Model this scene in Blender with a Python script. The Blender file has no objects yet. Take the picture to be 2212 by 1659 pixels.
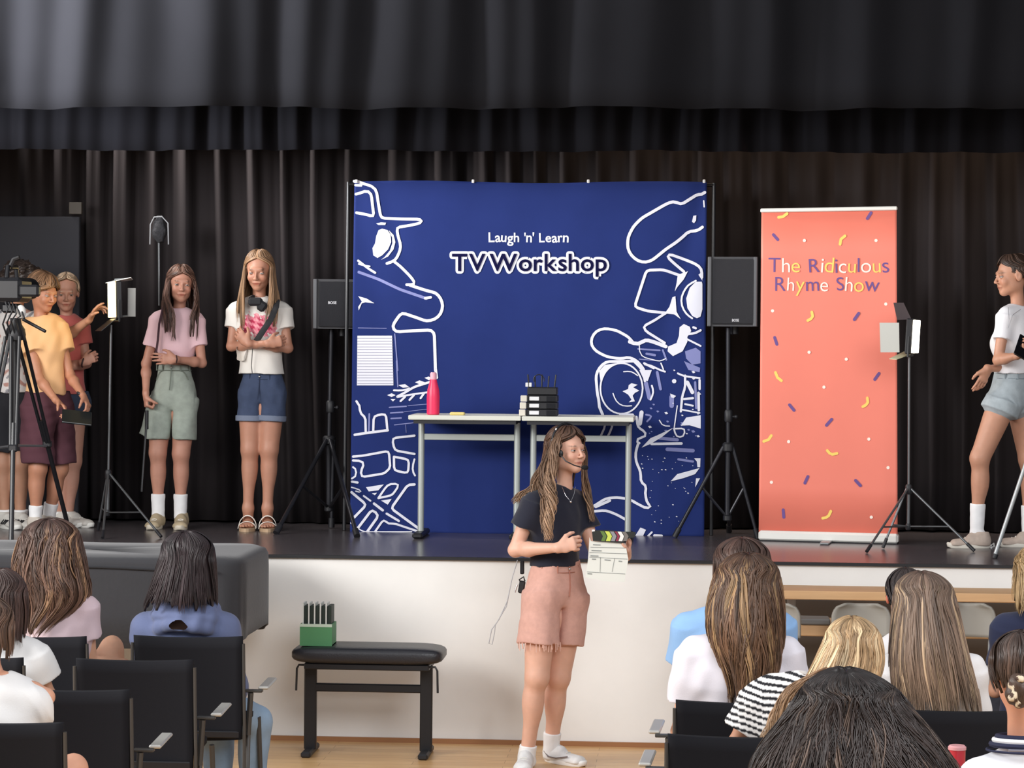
import bpy, math, random
import numpy as np
from mathutils import Vector, Matrix
from mathutils.geometry import tessellate_polygon
random.seed(7); RNG = np.random.RandomState(7)
SC = bpy.context.scene; COL = SC.collection
# ---------------------------------------------------------------- camera
CAM_H, YAW, PITCH, ROLL, FPX = 2.08, 0.0702, 0.01665, 0.0086, 5500.0
_f = np.array([-math.sin(YAW)*math.cos(PITCH), math.cos(YAW)*math.cos(PITCH), -math.sin(PITCH)])
_r0 = np.array([math.cos(YAW), math.sin(YAW), 0.0]); _u0 = np.cross(_r0, _f)
_r = math.cos(ROLL)*_r0 + math.sin(ROLL)*_u0; _u = -math.sin(ROLL)*_r0 + math.cos(ROLL)*_u0
CAMP = np.array([0.0, 0.0, CAM_H])
cd = bpy.data.cameras.new('camera'); cam = bpy.data.objects.new('camera', cd); COL.objects.link(cam)
cd.sensor_width = 36.0; cd.lens = FPX*36.0/2212.0; cd.clip_end = 100
cam.matrix_world = Matrix(((_r[0], _u[0], -_f[0], 0), (_r[1], _u[1], -_f[1], 0), (_r[2], _u[2], -_f[2], CAM_H), (0, 0, 0, 1)))
SC.camera = cam
# ---------------------------------------------------------------- light
w = bpy.data.worlds.new('hall_light'); SC.world = w; w.use_nodes = True
w.node_tree.nodes['Background'].inputs[0].default_value = (0.93, 0.95, 1.0, 1)
w.node_tree.nodes['Background'].inputs[1].default_value = 0.62
def area(name, loc, target, sx, sy, power, color=(1, 1, 1)):
    l = bpy.data.lights.new(name, 'AREA'); l.shape = 'RECTANGLE'; l.size = sx; l.size_y = sy; l.energy = power; l.color = color
    o = bpy.data.objects.new(name, l); COL.objects.link(o); o.location = loc
    o.rotation_euler = (Vector(target)-Vector(loc)).to_track_quat('-Z', 'Y').to_euler()
    return o
area('window_daylight', (-6.5, 8.5, 3.6), (0.3, 13.0, 1.2), 5.0, 2.2, 520, (1.0, 0.985, 0.96))
area('hall_daylight', (2.5, 3.0, 5.5), (0.0, 13.5, 0.8), 5.0, 3.0, 430, (0.97, 0.98, 1.0))
l_ = area('valance_fill_light', (-4.72, 12.35, 3.55), (-3.35, 13.35, 4.35), .6, 1.2, 190, (0.94, 0.96, 1.0)); l_.data.spread = math.radians(95)  # added lamp, no real window; brightens the left valance in place of haze
l_ = area('stage_work_light', (1.4, 14.75, 4.5), (1.4, 15.35, 3.2), 4.2, .15, 16, (1.0, 0.74, 0.50)); l_.data.spread = math.radians(70)
l_ = area('wing_fill_light', (-4.72, 15.0, 4.3), (-2.7, 15.45, 3.1), .3, 1.0, 50, (1.0, 0.95, 0.90)); l_.data.spread = math.radians(60)  # added lamp in the left wing, lifts the back curtain there
SC.view_settings.view_transform = 'Standard'; SC.view_settings.look = 'None'
SC.view_settings.exposure = 0.0; SC.view_settings.gamma = 1.0; SC.view_settings.use_curve_mapping = False
# ---------------------------------------------------------------- measuring helpers (points of the place seen at a pixel)
def ray(px, py):
    d = _f + _r*(px-1106.0)/FPX - _u*(py-829.5)/FPX
    return d
def W(px, py, Y):
    d = ray(px, py); return CAMP + d*(Y/d[1])
def G(px, py, z):
    d = ray(px, py); return CAMP + d*((z-CAM_H)/d[2])
def mpp(Y): return Y/FPX          # metres per pixel at distance Y
# ---------------------------------------------------------------- materials
def lin(c):
    if isinstance(c, str):
        c = [int(c[i:i+2], 16)/255 for i in (0, 2, 4)]
    return [x/12.92 if x <= .04045 else ((x+.055)/1.055)**2.4 for x in c]
MATS = {}
def mat(name, color, rough=.7, metal=0., noise=0., nscale=8., bump=0., bscale=60., emit=0., sheen=0., attr=False, spec=.5, coat=0., stretch=None, sss=0.):
    if name in MATS: return MATS[name]
    m = bpy.data.materials.new(name); m.use_nodes = True; nt = m.node_tree; b = nt.nodes['Principled BSDF']
    c = lin(color)
    b.inputs['Base Color'].default_value = (*c, 1); b.inputs['Roughness'].default_value = rough; b.inputs['Metallic'].default_value = metal
    b.inputs['Specular IOR Level'].default_value = spec; b.inputs['Coat Weight'].default_value = coat
    if sheen: b.inputs['Sheen Weight'].default_value = sheen
    if sss:
        b.inputs['Subsurface Weight'].default_value = sss; b.inputs['Subsurface Radius'].default_value = (1, .35, .2); b.inputs['Subsurface Scale'].default_value = .008
    if emit:
        b.inputs['Emission Color'].default_value = (*c, 1); b.inputs['Emission Strength'].default_value = emit
    L = nt.links
    tc = nt.nodes.new('ShaderNodeTexCoord'); mp = nt.nodes.new('ShaderNodeMapping'); L.new(tc.outputs['Object'], mp.inputs[0])
    if stretch: mp.inputs['Scale'].default_value = stretch
    src = None
    if attr:
        a = nt.nodes.new('ShaderNodeAttribute'); a.attribute_name = 'col'; src = a.outputs['Color']; L.new(src, b.inputs['Base Color'])
    if noise:
        n = nt.nodes.new('ShaderNodeTexNoise'); n.inputs['Scale'].default_value = nscale; n.inputs['Detail'].default_value = 5; L.new(mp.outputs[0], n.inputs[0])
        mr = nt.nodes.new('ShaderNodeMapRange'); mr.inputs[1].default_value = .25; mr.inputs[2].default_value = .75
        mr.inputs[3].default_value = 1-noise; mr.inputs[4].default_value = 1+noise; L.new(n.outputs[0], mr.inputs[0])
        mx = nt.nodes.new('ShaderNodeVectorMath'); mx.operation = 'SCALE'
        if src: L.new(src, mx.inputs[0])
        else: mx.inputs[0].default_value = c
        L.new(mr.outputs[0], mx.inputs['Scale']); L.new(mx.outputs[0], b.inputs['Base Color'])
    if bump:
        n = nt.nodes.new('ShaderNodeTexNoise'); n.inputs['Scale'].default_value = bscale; n.inputs['Detail'].default_value = 4; L.new(mp.outputs[0], n.inputs[0])
        bp = nt.nodes.new('ShaderNodeBump'); bp.inputs['Strength'].default_value = bump; bp.inputs['Distance'].default_value = .01
        L.new(n.outputs[0], bp.inputs['Height']); L.new(bp.outputs[0], b.inputs['Normal'])
    MATS[name] = m; return m
# ---------------------------------------------------------------- objects
def tag(o, label=None, cat=None, group=None, kind=None):
    if label: o['label'] = label
    if cat: o['category'] = cat
    if group: o['group'] = group
    if kind: o['kind'] = kind
    return o
def thing(name, label, cat, loc, group=None):
    o = bpy.data.objects.new(name, None); COL.objects.link(o); o.location = Vector([float(v) for v in loc]); o.empty_display_size = .1
    return tag(o, label, cat, group)
def origin(p):
    v = Vector((0, 0, 0))
    while p is not None: v = v+p.location; p = p.parent
    return np.array(v)
def obj(name, V, F, m, parent=None, smooth=False, col=None, loc=None, label=None, mats=None, fm=None):
    """links one mesh object; V in world coordinates"""
    V = np.asarray(V, dtype=float); base = origin(parent)
    me = bpy.data.meshes.new(name)
    if loc is None:
        loc = np.array([(V[:, 0].min()+V[:, 0].max())/2, (V[:, 1].min()+V[:, 1].max())/2, V[:, 2].min()])
    loc = np.array([float(x) for x in loc])
    if isinstance(F, np.ndarray):
        k = F.shape[1]; n = len(F); me.vertices.add(len(V)); me.vertices.foreach_set('co', (V-loc).astype(np.float32).ravel())
        me.loops.add(n*k); me.loops.foreach_set('vertex_index', F.astype(np.int32).ravel()); me.polygons.add(n)
        me.polygons.foreach_set('loop_start', np.arange(0, n*k, k, dtype=np.int32)); me.update(calc_edges=True)
    else:
        me.from_pydata((V-loc).tolist(), [], [list(map(int, f)) for f in F])
    for mm in (mats or [m]): me.materials.append(mm)
    if fm is not None: me.polygons.foreach_set('material_index', np.asarray(fm, dtype=np.int32))
    if smooth: me.polygons.foreach_set('use_smooth', np.ones(len(me.polygons), dtype=bool))
    if col is not None:
        a = me.color_attributes.new('col', 'FLOAT_COLOR', 'POINT'); c4 = np.ones((len(V), 4), dtype=np.float32); c4[:, :3] = col; a.data.foreach_set('color', c4.ravel())
    me.validate()
    o = bpy.data.objects.new(name, me); COL.objects.link(o); o.parent = parent; o.location = Vector(loc-base)
    if label: o['label'] = label
    return o
def unit(v): v = np.asarray(v, dtype=float); return v/(np.linalg.norm(v)+1e-12)
def frame(d, up=(0, 0, 1)):
    d = unit(d); up = np.asarray(up, dtype=float)
    if abs(d@unit(up)) > .98: up = np.array([1., 0, 0]) if abs(d[0]) < .9 else np.array([0, 1., 0])
    s = unit(np.cross(d, up)); return s, np.cross(s, d)
class MB:
    def __init__(s): s.V = []; s.F = []; s.M = []; s.cur = 0
    def add(s, V, F):
        n = len(s.V); s.V += [list(map(float, v)) for v in V]; s.F += [[i+n for i in f] for f in F]; s.M += [s.cur]*len(F); return s
    def box(s, c, d, R=None, bev=0.):
        c = np.array(c, dtype=float); hx, hy, hz = [x/2 for x in d]
        if bev:   # chamfered on all edges
            b = min(bev, hx*.9, hy*.9, hz*.9); P = []
            for sx in (-1, 1):
                for sy in (-1, 1):
                    for sz in (-1, 1):
                        P += [(sx*hx, sy*(hy-b), sz*(hz-b)), (sx*(hx-b), sy*hy, sz*(hz-b)), (sx*(hx-b), sy*(hy-b), sz*hz)]
            ix = {(a, b_, c_): 3*(4*(a > 0)+2*(b_ > 0)+(c_ > 0)) for a in (-1, 1) for b_ in (-1, 1) for c_ in (-1, 1)}
            F = []
            for sg in (-1, 1):
                q = [(-1, -1), (1, -1), (1, 1), (-1, 1)]
                F.append([ix[(sg, a, b_)] for a, b_ in q]); F.append([ix[(a, sg, b_)]+1 for a, b_ in q]); F.append([ix[(a, b_, sg)]+2 for a, b_ in q])
            for a in (-1, 1):
                for b_ in (-1, 1):
                    F.append([ix[(a, b_, -1)], ix[(a, b_, 1)], ix[(a, b_, 1)]+1, ix[(a, b_, -1)]+1])
                    F.append([ix[(a, -1, b_)], ix[(a, 1, b_)], ix[(a, 1, b_)]+2, ix[(a, -1, b_)]+2])
                    F.append([ix[(-1, a, b_)]+1, ix[(1, a, b_)]+1, ix[(1, a, b_)]+2, ix[(-1, a, b_)]+2])
                    for c_ in (-1, 1): i = ix[(a, b_, c_)]; F.append([i, i+1, i+2])
            V = np.array(P)
        else:
            V = np.array([(x*hx, y*hy, z*hz) for x in (-1, 1) for y in (-1, 1) for z in (-1, 1)])
            F = [[0, 1, 3, 2], [4, 6, 7, 5], [0, 4, 5, 1], [2, 3, 7, 6], [0, 2, 6, 4], [1, 5, 7, 3]]
        if R is not None: V = V@np.array(R).T
        return s.add(V+c, F)
    def tube(s, pts, r, n=10, up=(0, 0, 1), flat=1., cap=True, r2=None):
        pts = [np.array(p, dtype=float) for p in pts]; k = len(pts); rr = r if hasattr(r, '__len__') else [r]*k
        V = []; side = None
        for i, p in enumerate(pts):
            d = unit(pts[min(i+1, k-1)]-pts[max(i-1, 0)])
            if side is None: side, v = frame(d, up)
            else: side = unit(side-d*(side@d)); v = np.cross(side, d)
            for j in range(n):
                a = 2*math.pi*j/n; V.append(p+side*rr[i]*math.cos(a)+v*rr[i]*flat*math.sin(a))
        F = [[i*n+j, i*n+(j+1) % n, (i+1)*n+(j+1) % n, (i+1)*n+j] for i in range(k-1) for j in range(n)]
        if cap: F += [list(range(n))[::-1], [(k-1)*n+j for j in range(n)]]
        return s.add(V, F)
    def lathe(s, c, prof, n=24, axis=(0, 0, 1)):
        a = unit(axis); u, v = frame(a); c = np.array(c, dtype=float); V = []
        for r, h in prof:
            for j in range(n):
                t = 2*math.pi*j/n; V.append(c+a*h+u*r*math.cos(t)+v*r*math.sin(t))
        k = len(prof)
        F = [[i*n+j, i*n+(j+1) % n, (i+1)*n+(j+1) % n, (i+1)*n+j] for i in range(k-1) for j in range(n)]
        F += [list(range(n))[::-1], [(k-1)*n+j for j in range(n)]]
        return s.add(V, F)
    def ball(s, c, r, n=12, sc=(1, 1, 1)):
        pr = [(max(1e-4, math.sin(math.pi*i/n))*r, -math.cos(math.pi*i/n)*r) for i in range(n+1)]
        t = MB().lathe((0, 0, 0), pr, 2*n); return s.add(np.array(t.V)*np.array(sc)+np.array(c), t.F)
    def prism(s, poly, O, U, Vv, N, t):
        O, U, Vv, N = [np.array(x, dtype=float) for x in (O, U, Vv, N)]
        k = len(poly); a = [O+U*x+Vv*y for x, y in poly]; b = [p+N*t for p in a]
        tri = tessellate_polygon([[Vector((x, y, 0)) for x, y in poly]])
        F = [list(t_) for t_ in tri]+[[i+k for i in t_][::-1] for t_ in tri]+[[i, (i+1) % k, (i+1) % k+k, i+k] for i in range(k)]
        return s.add(a+b, F)
    def build(s, name, m, parent=None, smooth=False, **kw):
        mats = m if isinstance(m, list) else [m]
        o = obj(name, s.V, s.F, None, parent, False, mats=mats, fm=s.M, **kw)
        if smooth:
            me = o.data; me.polygons.foreach_set('use_smooth', np.ones(len(me.polygons), dtype=bool)); me.set_sharp_from_angle(angle=math.radians(38))
        return o
def rrect(w, h, r, n=6):
    out = []
    for cx, cy, a0 in ((w/2-r, h/2-r, 0), (-w/2+r, h/2-r, 90), (-w/2+r, -h/2+r, 180), (w/2-r, -h/2+r, 270)):
        for i in range(n+1):
            a = math.radians(a0+90*i/n); out.append((cx+r*math.cos(a), cy+r*math.sin(a)))
    return out
def grid(fn, us, vs, m, name, parent=None, thick=0., **kw):
    V = np.array([fn(u, v) for v in vs for u in us]); n = len(us); k = len(vs)
    F = np.array([[i*n+j, i*n+j+1, (i+1)*n+j+1, (i+1)*n+j] for i in range(k-1) for j in range(n-1)])
    o = obj(name, V, F, m, parent, True, **kw)
    if thick:
        md = o.modifiers.new('thickness', 'SOLIDIFY'); md.thickness = thick; md.offset = 0
    return o
# ================================================================ the setting
STY, STZ = 13.0855, .963        # stage front and stage floor height
M_wall = mat('painted_plaster', 'ECEAE6', .75, noise=.035, nscale=3.5, bump=.06, bscale=25)
M_black = mat('black_paint', '17171B', .6)
M_chrome = mat('chrome', 'C9C9C9', .25, 1.0)
M_steel = mat('black_steel', '16161A', .4)
M_plastic = mat('black_plastic', '1C1C20', .5)
M_grey_metal = mat('grey_metal', 'A9ADAE', .4, .6)
def wood_floor():
    m = bpy.data.materials.new('wood_floor'); m.use_nodes = True; nt = m.node_tree; L = nt.links; b = nt.nodes['Principled BSDF']; b.inputs['Roughness'].default_value = .32
    tc = nt.nodes.new('ShaderNodeTexCoord'); br = nt.nodes.new('ShaderNodeTexBrick'); br.inputs['Scale'].default_value = 1
    br.inputs['Brick Width'].default_value = .9; br.inputs['Row Height'].default_value = .09; br.inputs['Mortar Size'].default_value = .0015
    br.inputs['Color1'].default_value = (*lin('D6AE7C'), 1); br.inputs['Color2'].default_value = (*lin('CBA06E'), 1); br.inputs['Mortar'].default_value = (*lin('9A7040'), 1)
    L.new(tc.outputs['Object'], br.inputs[0])
    n = nt.nodes.new('ShaderNodeTexNoise'); mp = nt.nodes.new('ShaderNodeMapping'); mp.inputs['Scale'].default_value = (2, 30, 1); L.new(tc.outputs['Object'], mp.inputs[0]); L.new(mp.outputs[0], n.inputs[0]); n.inputs['Scale'].default_value = 3
    mx = nt.nodes.new('ShaderNodeMix'); mx.data_type = 'RGBA'; mx.blend_type = 'OVERLAY'; mx.inputs[0].default_value = .35; L.new(br.outputs[0], mx.inputs[6]); L.new(n.outputs[0], mx.inputs[7]); L.new(mx.outputs[2], b.inputs['Base Color'])
    return m
b = MB().box((0, 7, -.05), (16, 22, .1)); b.build('floor', wood_floor(), loc=(0, 7, 0)); tag(bpy.data.objects['floor'], 'light wooden parquet floor of the hall', 'floor', kind='structure')
M_stage = mat('stage_floor_laminate', '575153', .24, noise=.10, nscale=6, spec=.7)
o = MB().box((0, STY+1.65, STZ-.007), (9.6, 3.30, .014)).build('floor', M_stage, loc=(0, STY+1.5, STZ)); tag(o, 'dark glossy stage floor', 'floor', kind='structure')
o = MB().box((0, STY+.06, (STZ-.014)/2), (9.6, .12, STZ-.014)).build('wall_stage_front', M_wall); tag(o, 'white plastered front wall of the stage', 'wall', kind='structure')
o = MB().box((0, STY-.008, STZ-.006), (9.6, .02, .016)).build('trim_1', M_black); tag(o, 'thin black edging along the stage front', 'trim', kind='structure')
o = MB().box((0, STY-.009, .012), (9.6, .018, .024)).build('baseboard_front', mat('baseboard_wood', '9A6B45', .5)); tag(o, 'narrow wooden skirting at the foot of the stage wall', 'baseboard', kind='structure')
o = MB().box((0, 16.35, 2.6), (9.6, .1, 5.2)).build('wall_back', M_black); tag(o, 'black back wall of the stage', 'wall', kind='structure')
for sx, nm in ((-1, 'wall_left'), (1, 'wall_right')):
    o = MB().box((sx*4.85, 14.75, 2.6), (.1, 3.3, 5.2)).build(nm, M_black); tag(o, 'black side wall of the stage', 'wall', kind='structure')
o = MB().box((0, 14.75, 5.25), (9.8, 3.3, .1)).build('ceiling', M_black); tag(o, 'black ceiling above the stage', 'ceiling', kind='structure')
# ---- curtains
def folds(x, f, seed):
    r = np.random.RandomState(seed); y = 0
    ph = r.rand(6)*6.28
    xx = x+.06*math.sin(2.3*x+ph[0])+.035*math.sin(5.1*x+ph[1])
    y = math.sin(f*xx+ph[2])+.45*math.sin(2.1*f*xx+ph[3])+.3*math.sin(.47*f*xx+ph[4])
    return y/1.5
def curtain(name, x0, x1, Y, z0, z1, f, amp, seed, m, hem=0., gather=0., dx=.014, rows=14, lean=0.):
    xs = np.arange(x0, x1, dx); vs = np.linspace(0, 1, rows)
    def fn(x, v):
        z = z0+(z1-z0)*v+(hem*math.sin(3.1*x+seed)+hem*.6*math.sin(7.7*x+seed*2))*(1-v)
        a = amp*(1-.35*v); t = v*.25
        return (x+lean*(1-v)+.02*math.sin(3*v+x*4), Y+a*folds(x+.02*math.sin(5*v+seed), f, seed)+.012*math.sin(9*v+x*5)*(1-v), z)
    return grid(fn, xs, vs, m, name, thick=.004)
M_velvet = mat('black_velvet', '17171A', .95, noise=.10, nscale=2.0, spec=.08)
M_velvet2 = mat('black_curtain_cloth', '131317', .95, noise=.12, nscale=3, spec=.08)
M_backc = mat('charcoal_curtain_cloth', '2A2627', .9, noise=.25, nscale=2.2, stretch=(1, 1, .15), spec=.1)
zh1 = W(1106, 233, 13.35)[2]; zh2 = W(1106, 326, 14.0)[2]
o = curtain('stage_valance', -4.7, 4.7, 13.35, zh1, 5.1, 11, .060, 3, M_velvet, hem=.006); tag(o, 'deep black velvet valance hanging across the top of the stage front', 'curtain')
o = curtain('stage_border', -4.7, 4.7, 14.0, zh2, 5.1, 24, .045, 8, M_velvet2, hem=.004); tag(o, 'second black border curtain just behind the front valance', 'curtain')
o = curtain('backdrop_curtain', -4.75, 4.75, 15.33, STZ+.012, 5.1, 30, .05, 5, M_backc, hem=.003); tag(o, 'charcoal pleated curtain closing the back of the stage', 'curtain')
# ================================================================ blue backdrop
YB = 14.75
BC = [(765, 392), (1527, 394), (1521, 1160), (756, 1151)]
TL, TR, BR_, BL = [W(x, y, YB) for x, y in BC]
M_blue = mat('blue_printed_fabric', '22316C', .8, noise=.06, nscale=5, bump=.05, bscale=300, spec=.15)
M_ink = mat('white_print', 'E9E9F4', .6); M_lav = mat('lavender_print', '8388BE', .6); M_navy = mat('navy_print', '10103A', .8, spec=.1)
def fab(x, z):   # gentle creases of the hanging cloth
    u = (x-TL[0])/(TR[0]-TL[0]); v = (z-BL[2])/(TL[2]-BL[2])
    e = .005*math.sin(13*u+2*v)*(1-.4*v)+.002*math.sin(29*u-9*v)
    e += .020*math.exp(-((u-.0-(1-v)*.20)/.035)**2)*max(0, (v-.35))   # diagonal pull creases from the top corners
    e += .018*math.exp(-((1-u-(1-v)*.28)/.03)**2)*max(0, (v-.3))
    e += .010*math.exp(-((u-.07-(1-v)*.33)/.03)**2)*max(0, (v-.3))
    return YB+e
bd = thing('backdrop', 'blue fabric backdrop with white drawings of film gear and the words TV Workshop', 'backdrop', ((BL[0]+BR_[0])/2, YB, STZ))
def bfn(u, v):
    p = (BL*(1-u)+BR_*u)*(1-v)+(TL*(1-u)+TR*u)*v
    return (p[0], fab(p[0], p[2]), p[2]+(.006*math.sin(9*u)*v if v > .99 else 0))
grid(bfn, np.linspace(0, 1, 150), np.linspace(0, 1, 120), M_blue, 'fabric', bd, thick=.002)
b = MB()
for u in (-.02, 1.02):
    q = BL*(1-u)+BR_*u; t = TL*(1-u)+TR*u; b.tube([(q[0], YB+.05, STZ+.003), (t[0], YB+.05, t[2]+.0)], .011)
t0 = TL*1.02-TR*.02; t1 = TR*1.02-TL*.02; b.tube([(t0[0], YB+.05, TL[2]-.012), (t1[0], YB+.05, TR[2]-.012)], .011)
b.build('frame', M_steel, bd)
for px in (770, 1022, 1271, 1521):
    c = W(px, 391.5, YB-.004); MB().box(c, (.016, .012, .020), bev=.003).build('clip', mat('white_plastic', 'E4E4E4', .4), bd)
class Ink:
    def __init__(s, lift): s.V = []; s.F = []; s.lift = lift
    def pt(s, p): w_ = W(p[0], p[1], YB); s.V.append((w_[0], fab(w_[0], w_[2])-s.lift, w_[2])); return len(s.V)-1
    def stroke(s, pts, wd, closed=False):
        pts = [np.array(p, dtype=float) for p in pts]
        if closed: pts.append(pts[0])
        P = [pts[0]]
        for a, b_ in zip(pts, pts[1:]):
            n = max(1, int(np.linalg.norm(b_-a)/7)); P += [a+(b_-a)*i/n for i in range(1, n+1)]
        # soften corners
        Q = [P[0]]+[(P[i-1]+2*P[i]+P[i+1])/4 for i in range(1, len(P)-1)]+[P[-1]]
        ids = []
        for i, p in enumerate(Q):
            d = unit(Q[min(i+1, len(Q)-1)]-Q[max(i-1, 0)]); n = np.array([-d[1], d[0]])*wd/2
            ids.append((s.pt(p+n), s.pt(p-n)))
        s.F += [(a[0], a[1], c[1], c[0]) for a, c in zip(ids, ids[1:])]
        for e, dd in ((Q[0], unit(Q[0]-Q[1])), (Q[-1], unit(Q[-1]-Q[-2]))):
            a0 = math.atan2(dd[1], dd[0]); k = [s.pt(e+wd/2*np.array([math.cos(a0+t), math.sin(a0+t)])) for t in np.linspace(-math.pi/2, math.pi/2, 6)]
            s.F.append(tuple(k))
    def fill(s, pts):
        n = len(s.V)
        for t in tessellate_polygon([[Vector((p[0], p[1], 0)) for p in pts]]): s.F.append(tuple(n+i for i in t))
        for p in pts: s.pt(p)
def ZF(x0, y0, k): return lambda *pts: [(x0+x/k, y0+y/k) for x, y in pts]
Z3 = ZF(740, 370, 3.857); Z4 = ZF(740, 780, 4.148); Z5 = ZF(1140, 370, 3.857); Z6 = ZF(1140, 780, 4.148)
wi = Ink(.0062); lv = Ink(.0045)
S = wi.stroke; Fl = wi.fill
S(Z3((95,82),(140,82),(165,105),(240,118),(280,150),(300,280),(320,390),(500,398),(650,400),(668,415),(650,432),(560,452),(450,468),(465,560),(485,600),(480,660),(440,745),(370,768)), 6)
S(Z3((430,752),(480,790),(560,870),(600,920),(604,945),(535,945)), 6)
S(Z3((560,948),(640,975),(720,1000),(780,1012),(820,1060),(838,1120),(820,1190),(770,1235),(700,1250),(620,1220),(495,1178),(460,1220),(415,1290),(440,1340),(480,1335),(740,1322),(765,1345),(775,1659)), 6.5)
S(Z3((775,1640),(785,1720)), 6)
S(Z3((110,190),(150,185),(180,160),(220,165),(240,190),(250,290),(262,380),(200,360),(115,345)), 6); S(Z3((105,115),(155,118)), 5)
Fl(Z3((330,478),(375,490),(400,530),(405,590),(380,650),(330,700),(290,722),(255,700),(248,640),(270,600),(280,540),(300,490)))
Fl(Z3((385,490),(425,530),(440,590),(425,650),(380,710),(320,738),(350,715),(395,660),(415,600),(412,550)))
Fl(Z3((280,435),(320,425),(362,428),(355,448),(300,448))); S(Z3((130,745),(220,815),(270,845)), 5); S(Z3((135,772),(180,788),(225,792)), 3.5)
Fl(Z3((130,1040),(200,1060),(265,1100),(190,1092),(160,1100),(135,1160),(130,1130),(160,1085),(140,1055)))

for i_ in range(12):
    for j_ in range(8):
        f0, f1, g0, g1 = i_/12, (i_+1)/12, j_/8, (j_+1)/8; Q_ = lambda f, g: (772-f+(75+4*f)*g, 725+107.5*f); Fl([Q_(f0, g0), Q_(f0, g1), Q_(f1, g1), Q_(f1, g0)])

lv.stroke(Z3((135,840),(300,900),(480,985),(700,1060)), 6); S(Z3((690,1058),(735,1050)), 6); lv.stroke(Z3((130,1305),(365,1308)), 1.5); lv.stroke(Z3((435,1355),(460,1659)), 2.5); lv.stroke(Z4((483,0),(495,230)), 2.5)
Fl(Z4((400,305),(440,288),(475,305),(440,322))); Fl(Z4((430,340),(475,340),(452,362)))
S(Z4((490,318),(560,282),(640,232),(800,182)), 5); S(Z4((460,262),(540,265),(600,245)), 4)
for q in (((735,150),(770,138),(810,150),(775,172)),((650,190),(690,172),(740,190),(690,208)),((500,215),(560,206),(600,235),(540,238))): Fl(Z4(*q))
S(Z4((490,322),(600,302),(780,277)), 4)
for q in (((560,320),(520,358)),((640,305),(600,348)),((730,290),(700,332))): S(Z4(*q), 4.5)
for q, k in ((((420,415),(570,405)),3),(((585,400),(760,385)),1.5),(((430,465),(540,458)),3),(((550,455),(760,430)),1.3),(((435,515),(525,510)),3.2),(((465,572),(640,552)),2),(((565,570),(570,640)),1.2),(((240,475),(235,635)),4)): lv.stroke(Z4(*q), k)
S(Z4((125,360),(165,400),(150,440),(160,480),(205,490),(208,630)), 5); S(Z4((110,660),(230,642),(405,620)), 5.5); S(Z4((275,630),(280,490),(388,472),(402,618)), 5)
S(Z4((645,668),(445,690),(465,800),(645,832)), 5); S(Z4((460,857),(595,882),(588,1005),(462,980)), 5, True); S(Z4((645,880),(628,930),(630,1000),(650,1025)), 4)
S(Z4((95,855),(180,848),(415,805),(428,970),(385,985),(385,1005),(168,1040),(165,965),(195,940),(190,900),(150,890),(95,890)), 5); S(Z4((95,950),(120,955),(125,1040),(85,1052)), 4)
S(Z4((85,1080),(135,1088)), 5); S(Z4((82,1130),(150,1150),(180,1170),(150,1180),(120,1165)), 2.8); S(Z4((82,1175),(215,1287),(105,1400)), 5.5)
S(Z4((135,1500),(265,1328),(325,1382),(220,1530)), 5.5); S(Z4((75,1450),(140,1500),(190,1530),(620,1528)), 2.5)
Fl(Z4((210,1130),(370,1105),(320,1158),(235,1168))); Fl(Z4((262,1185),(308,1180),(290,1202))); S(Z4((320,1228),(400,1112),(430,1098),(512,1102),(450,1197),(430,1205)), 4.5, True)
Fl(Z4((345,1250),(440,1235),(405,1287))); S(Z4((645,1105),(590,1102),(435,1320),(690,1505)), 5.5); S(Z4((190,1208),(250,1252)), 4); S(Z4((282,1277),(360,1337)), 5.5); S(Z4((395,1367),(505,1432)), 5)
S(Z4((290,1530),(370,1415),(410,1465),(450,1450),(600,1500),(690,1530)), 4.5)
S(Z5((1475,175),(1450,200),(1425,185),(1275,280),(1245,258),(1210,250),(1150,275),(950,390),(880,460),(835,550),(832,640),(860,700),(920,750),(985,760),(1040,740),(1150,650),(1240,590),(1300,540),(1350,490),(1400,505),(1455,465)), 6.5)
Fl(Z5((1368,420),(1380,370),(1405,366),(1402,410),(1385,432))); S(Z5((1466,245),(1470,295)), 3)
S(Z5((1450,885),(1450,812),(1400,772),(1300,732),(1175,688),(1160,710),(1200,750),(1300,835)), 6); Fl(Z5((1250,862),(1335,832),(1300,900),(1250,960),(1225,1000),(1240,930)))
S(Z5((1270,868),(1230,855),(1130,820),(990,825),(890,1130),(1000,1165),(1150,1180)), 6); Fl(Z5((1230,1040),(1205,1050),(1180,1130),(1140,1185),(1220,1192),(1275,1232),(1240,1170)))
S(Z5((1150,1180),(1060,1240),(958,1295),(980,1330),(1140,1430)), 5.5)
Fl(Z5((1450,920),(1400,920),(1350,970),(1320,1060),(1330,1140),(1370,1205),(1410,1225),(1440,1210),(1455,1150),(1455,940))); S(Z5((1400,912),(1330,950),(1280,1040),(1280,1120),(1320,1190),(1370,1225)), 4); Fl(Z5((1422,862),(1450,838),(1455,912)))
S(Z5((880,1430),(840,1380),(740,1325),(640,1308),(570,1330),(530,1390),(530,1450),(570,1500),(660,1545),(770,1562),(850,1548),(920,1585),(965,1650)), 6)
S(Z5((850,1420),(920,1445),(980,1402),(1060,1425),(1150,1460)), 8); Fl(Z5((1265,1300),(1300,1272),(1350,1295),(1362,1330),(1330,1380),(1330,1420),(1290,1500),(1210,1540),(1165,1500),(1170,1460),(1240,1430),(1260,1370)))
S(Z5((1340,1355),(1400,1350),(1440,1325)), 5); S(Z5((1330,1400),(1440,1455)), 4); S(Z5((1380,1300),(1400,1308)), 5)
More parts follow.
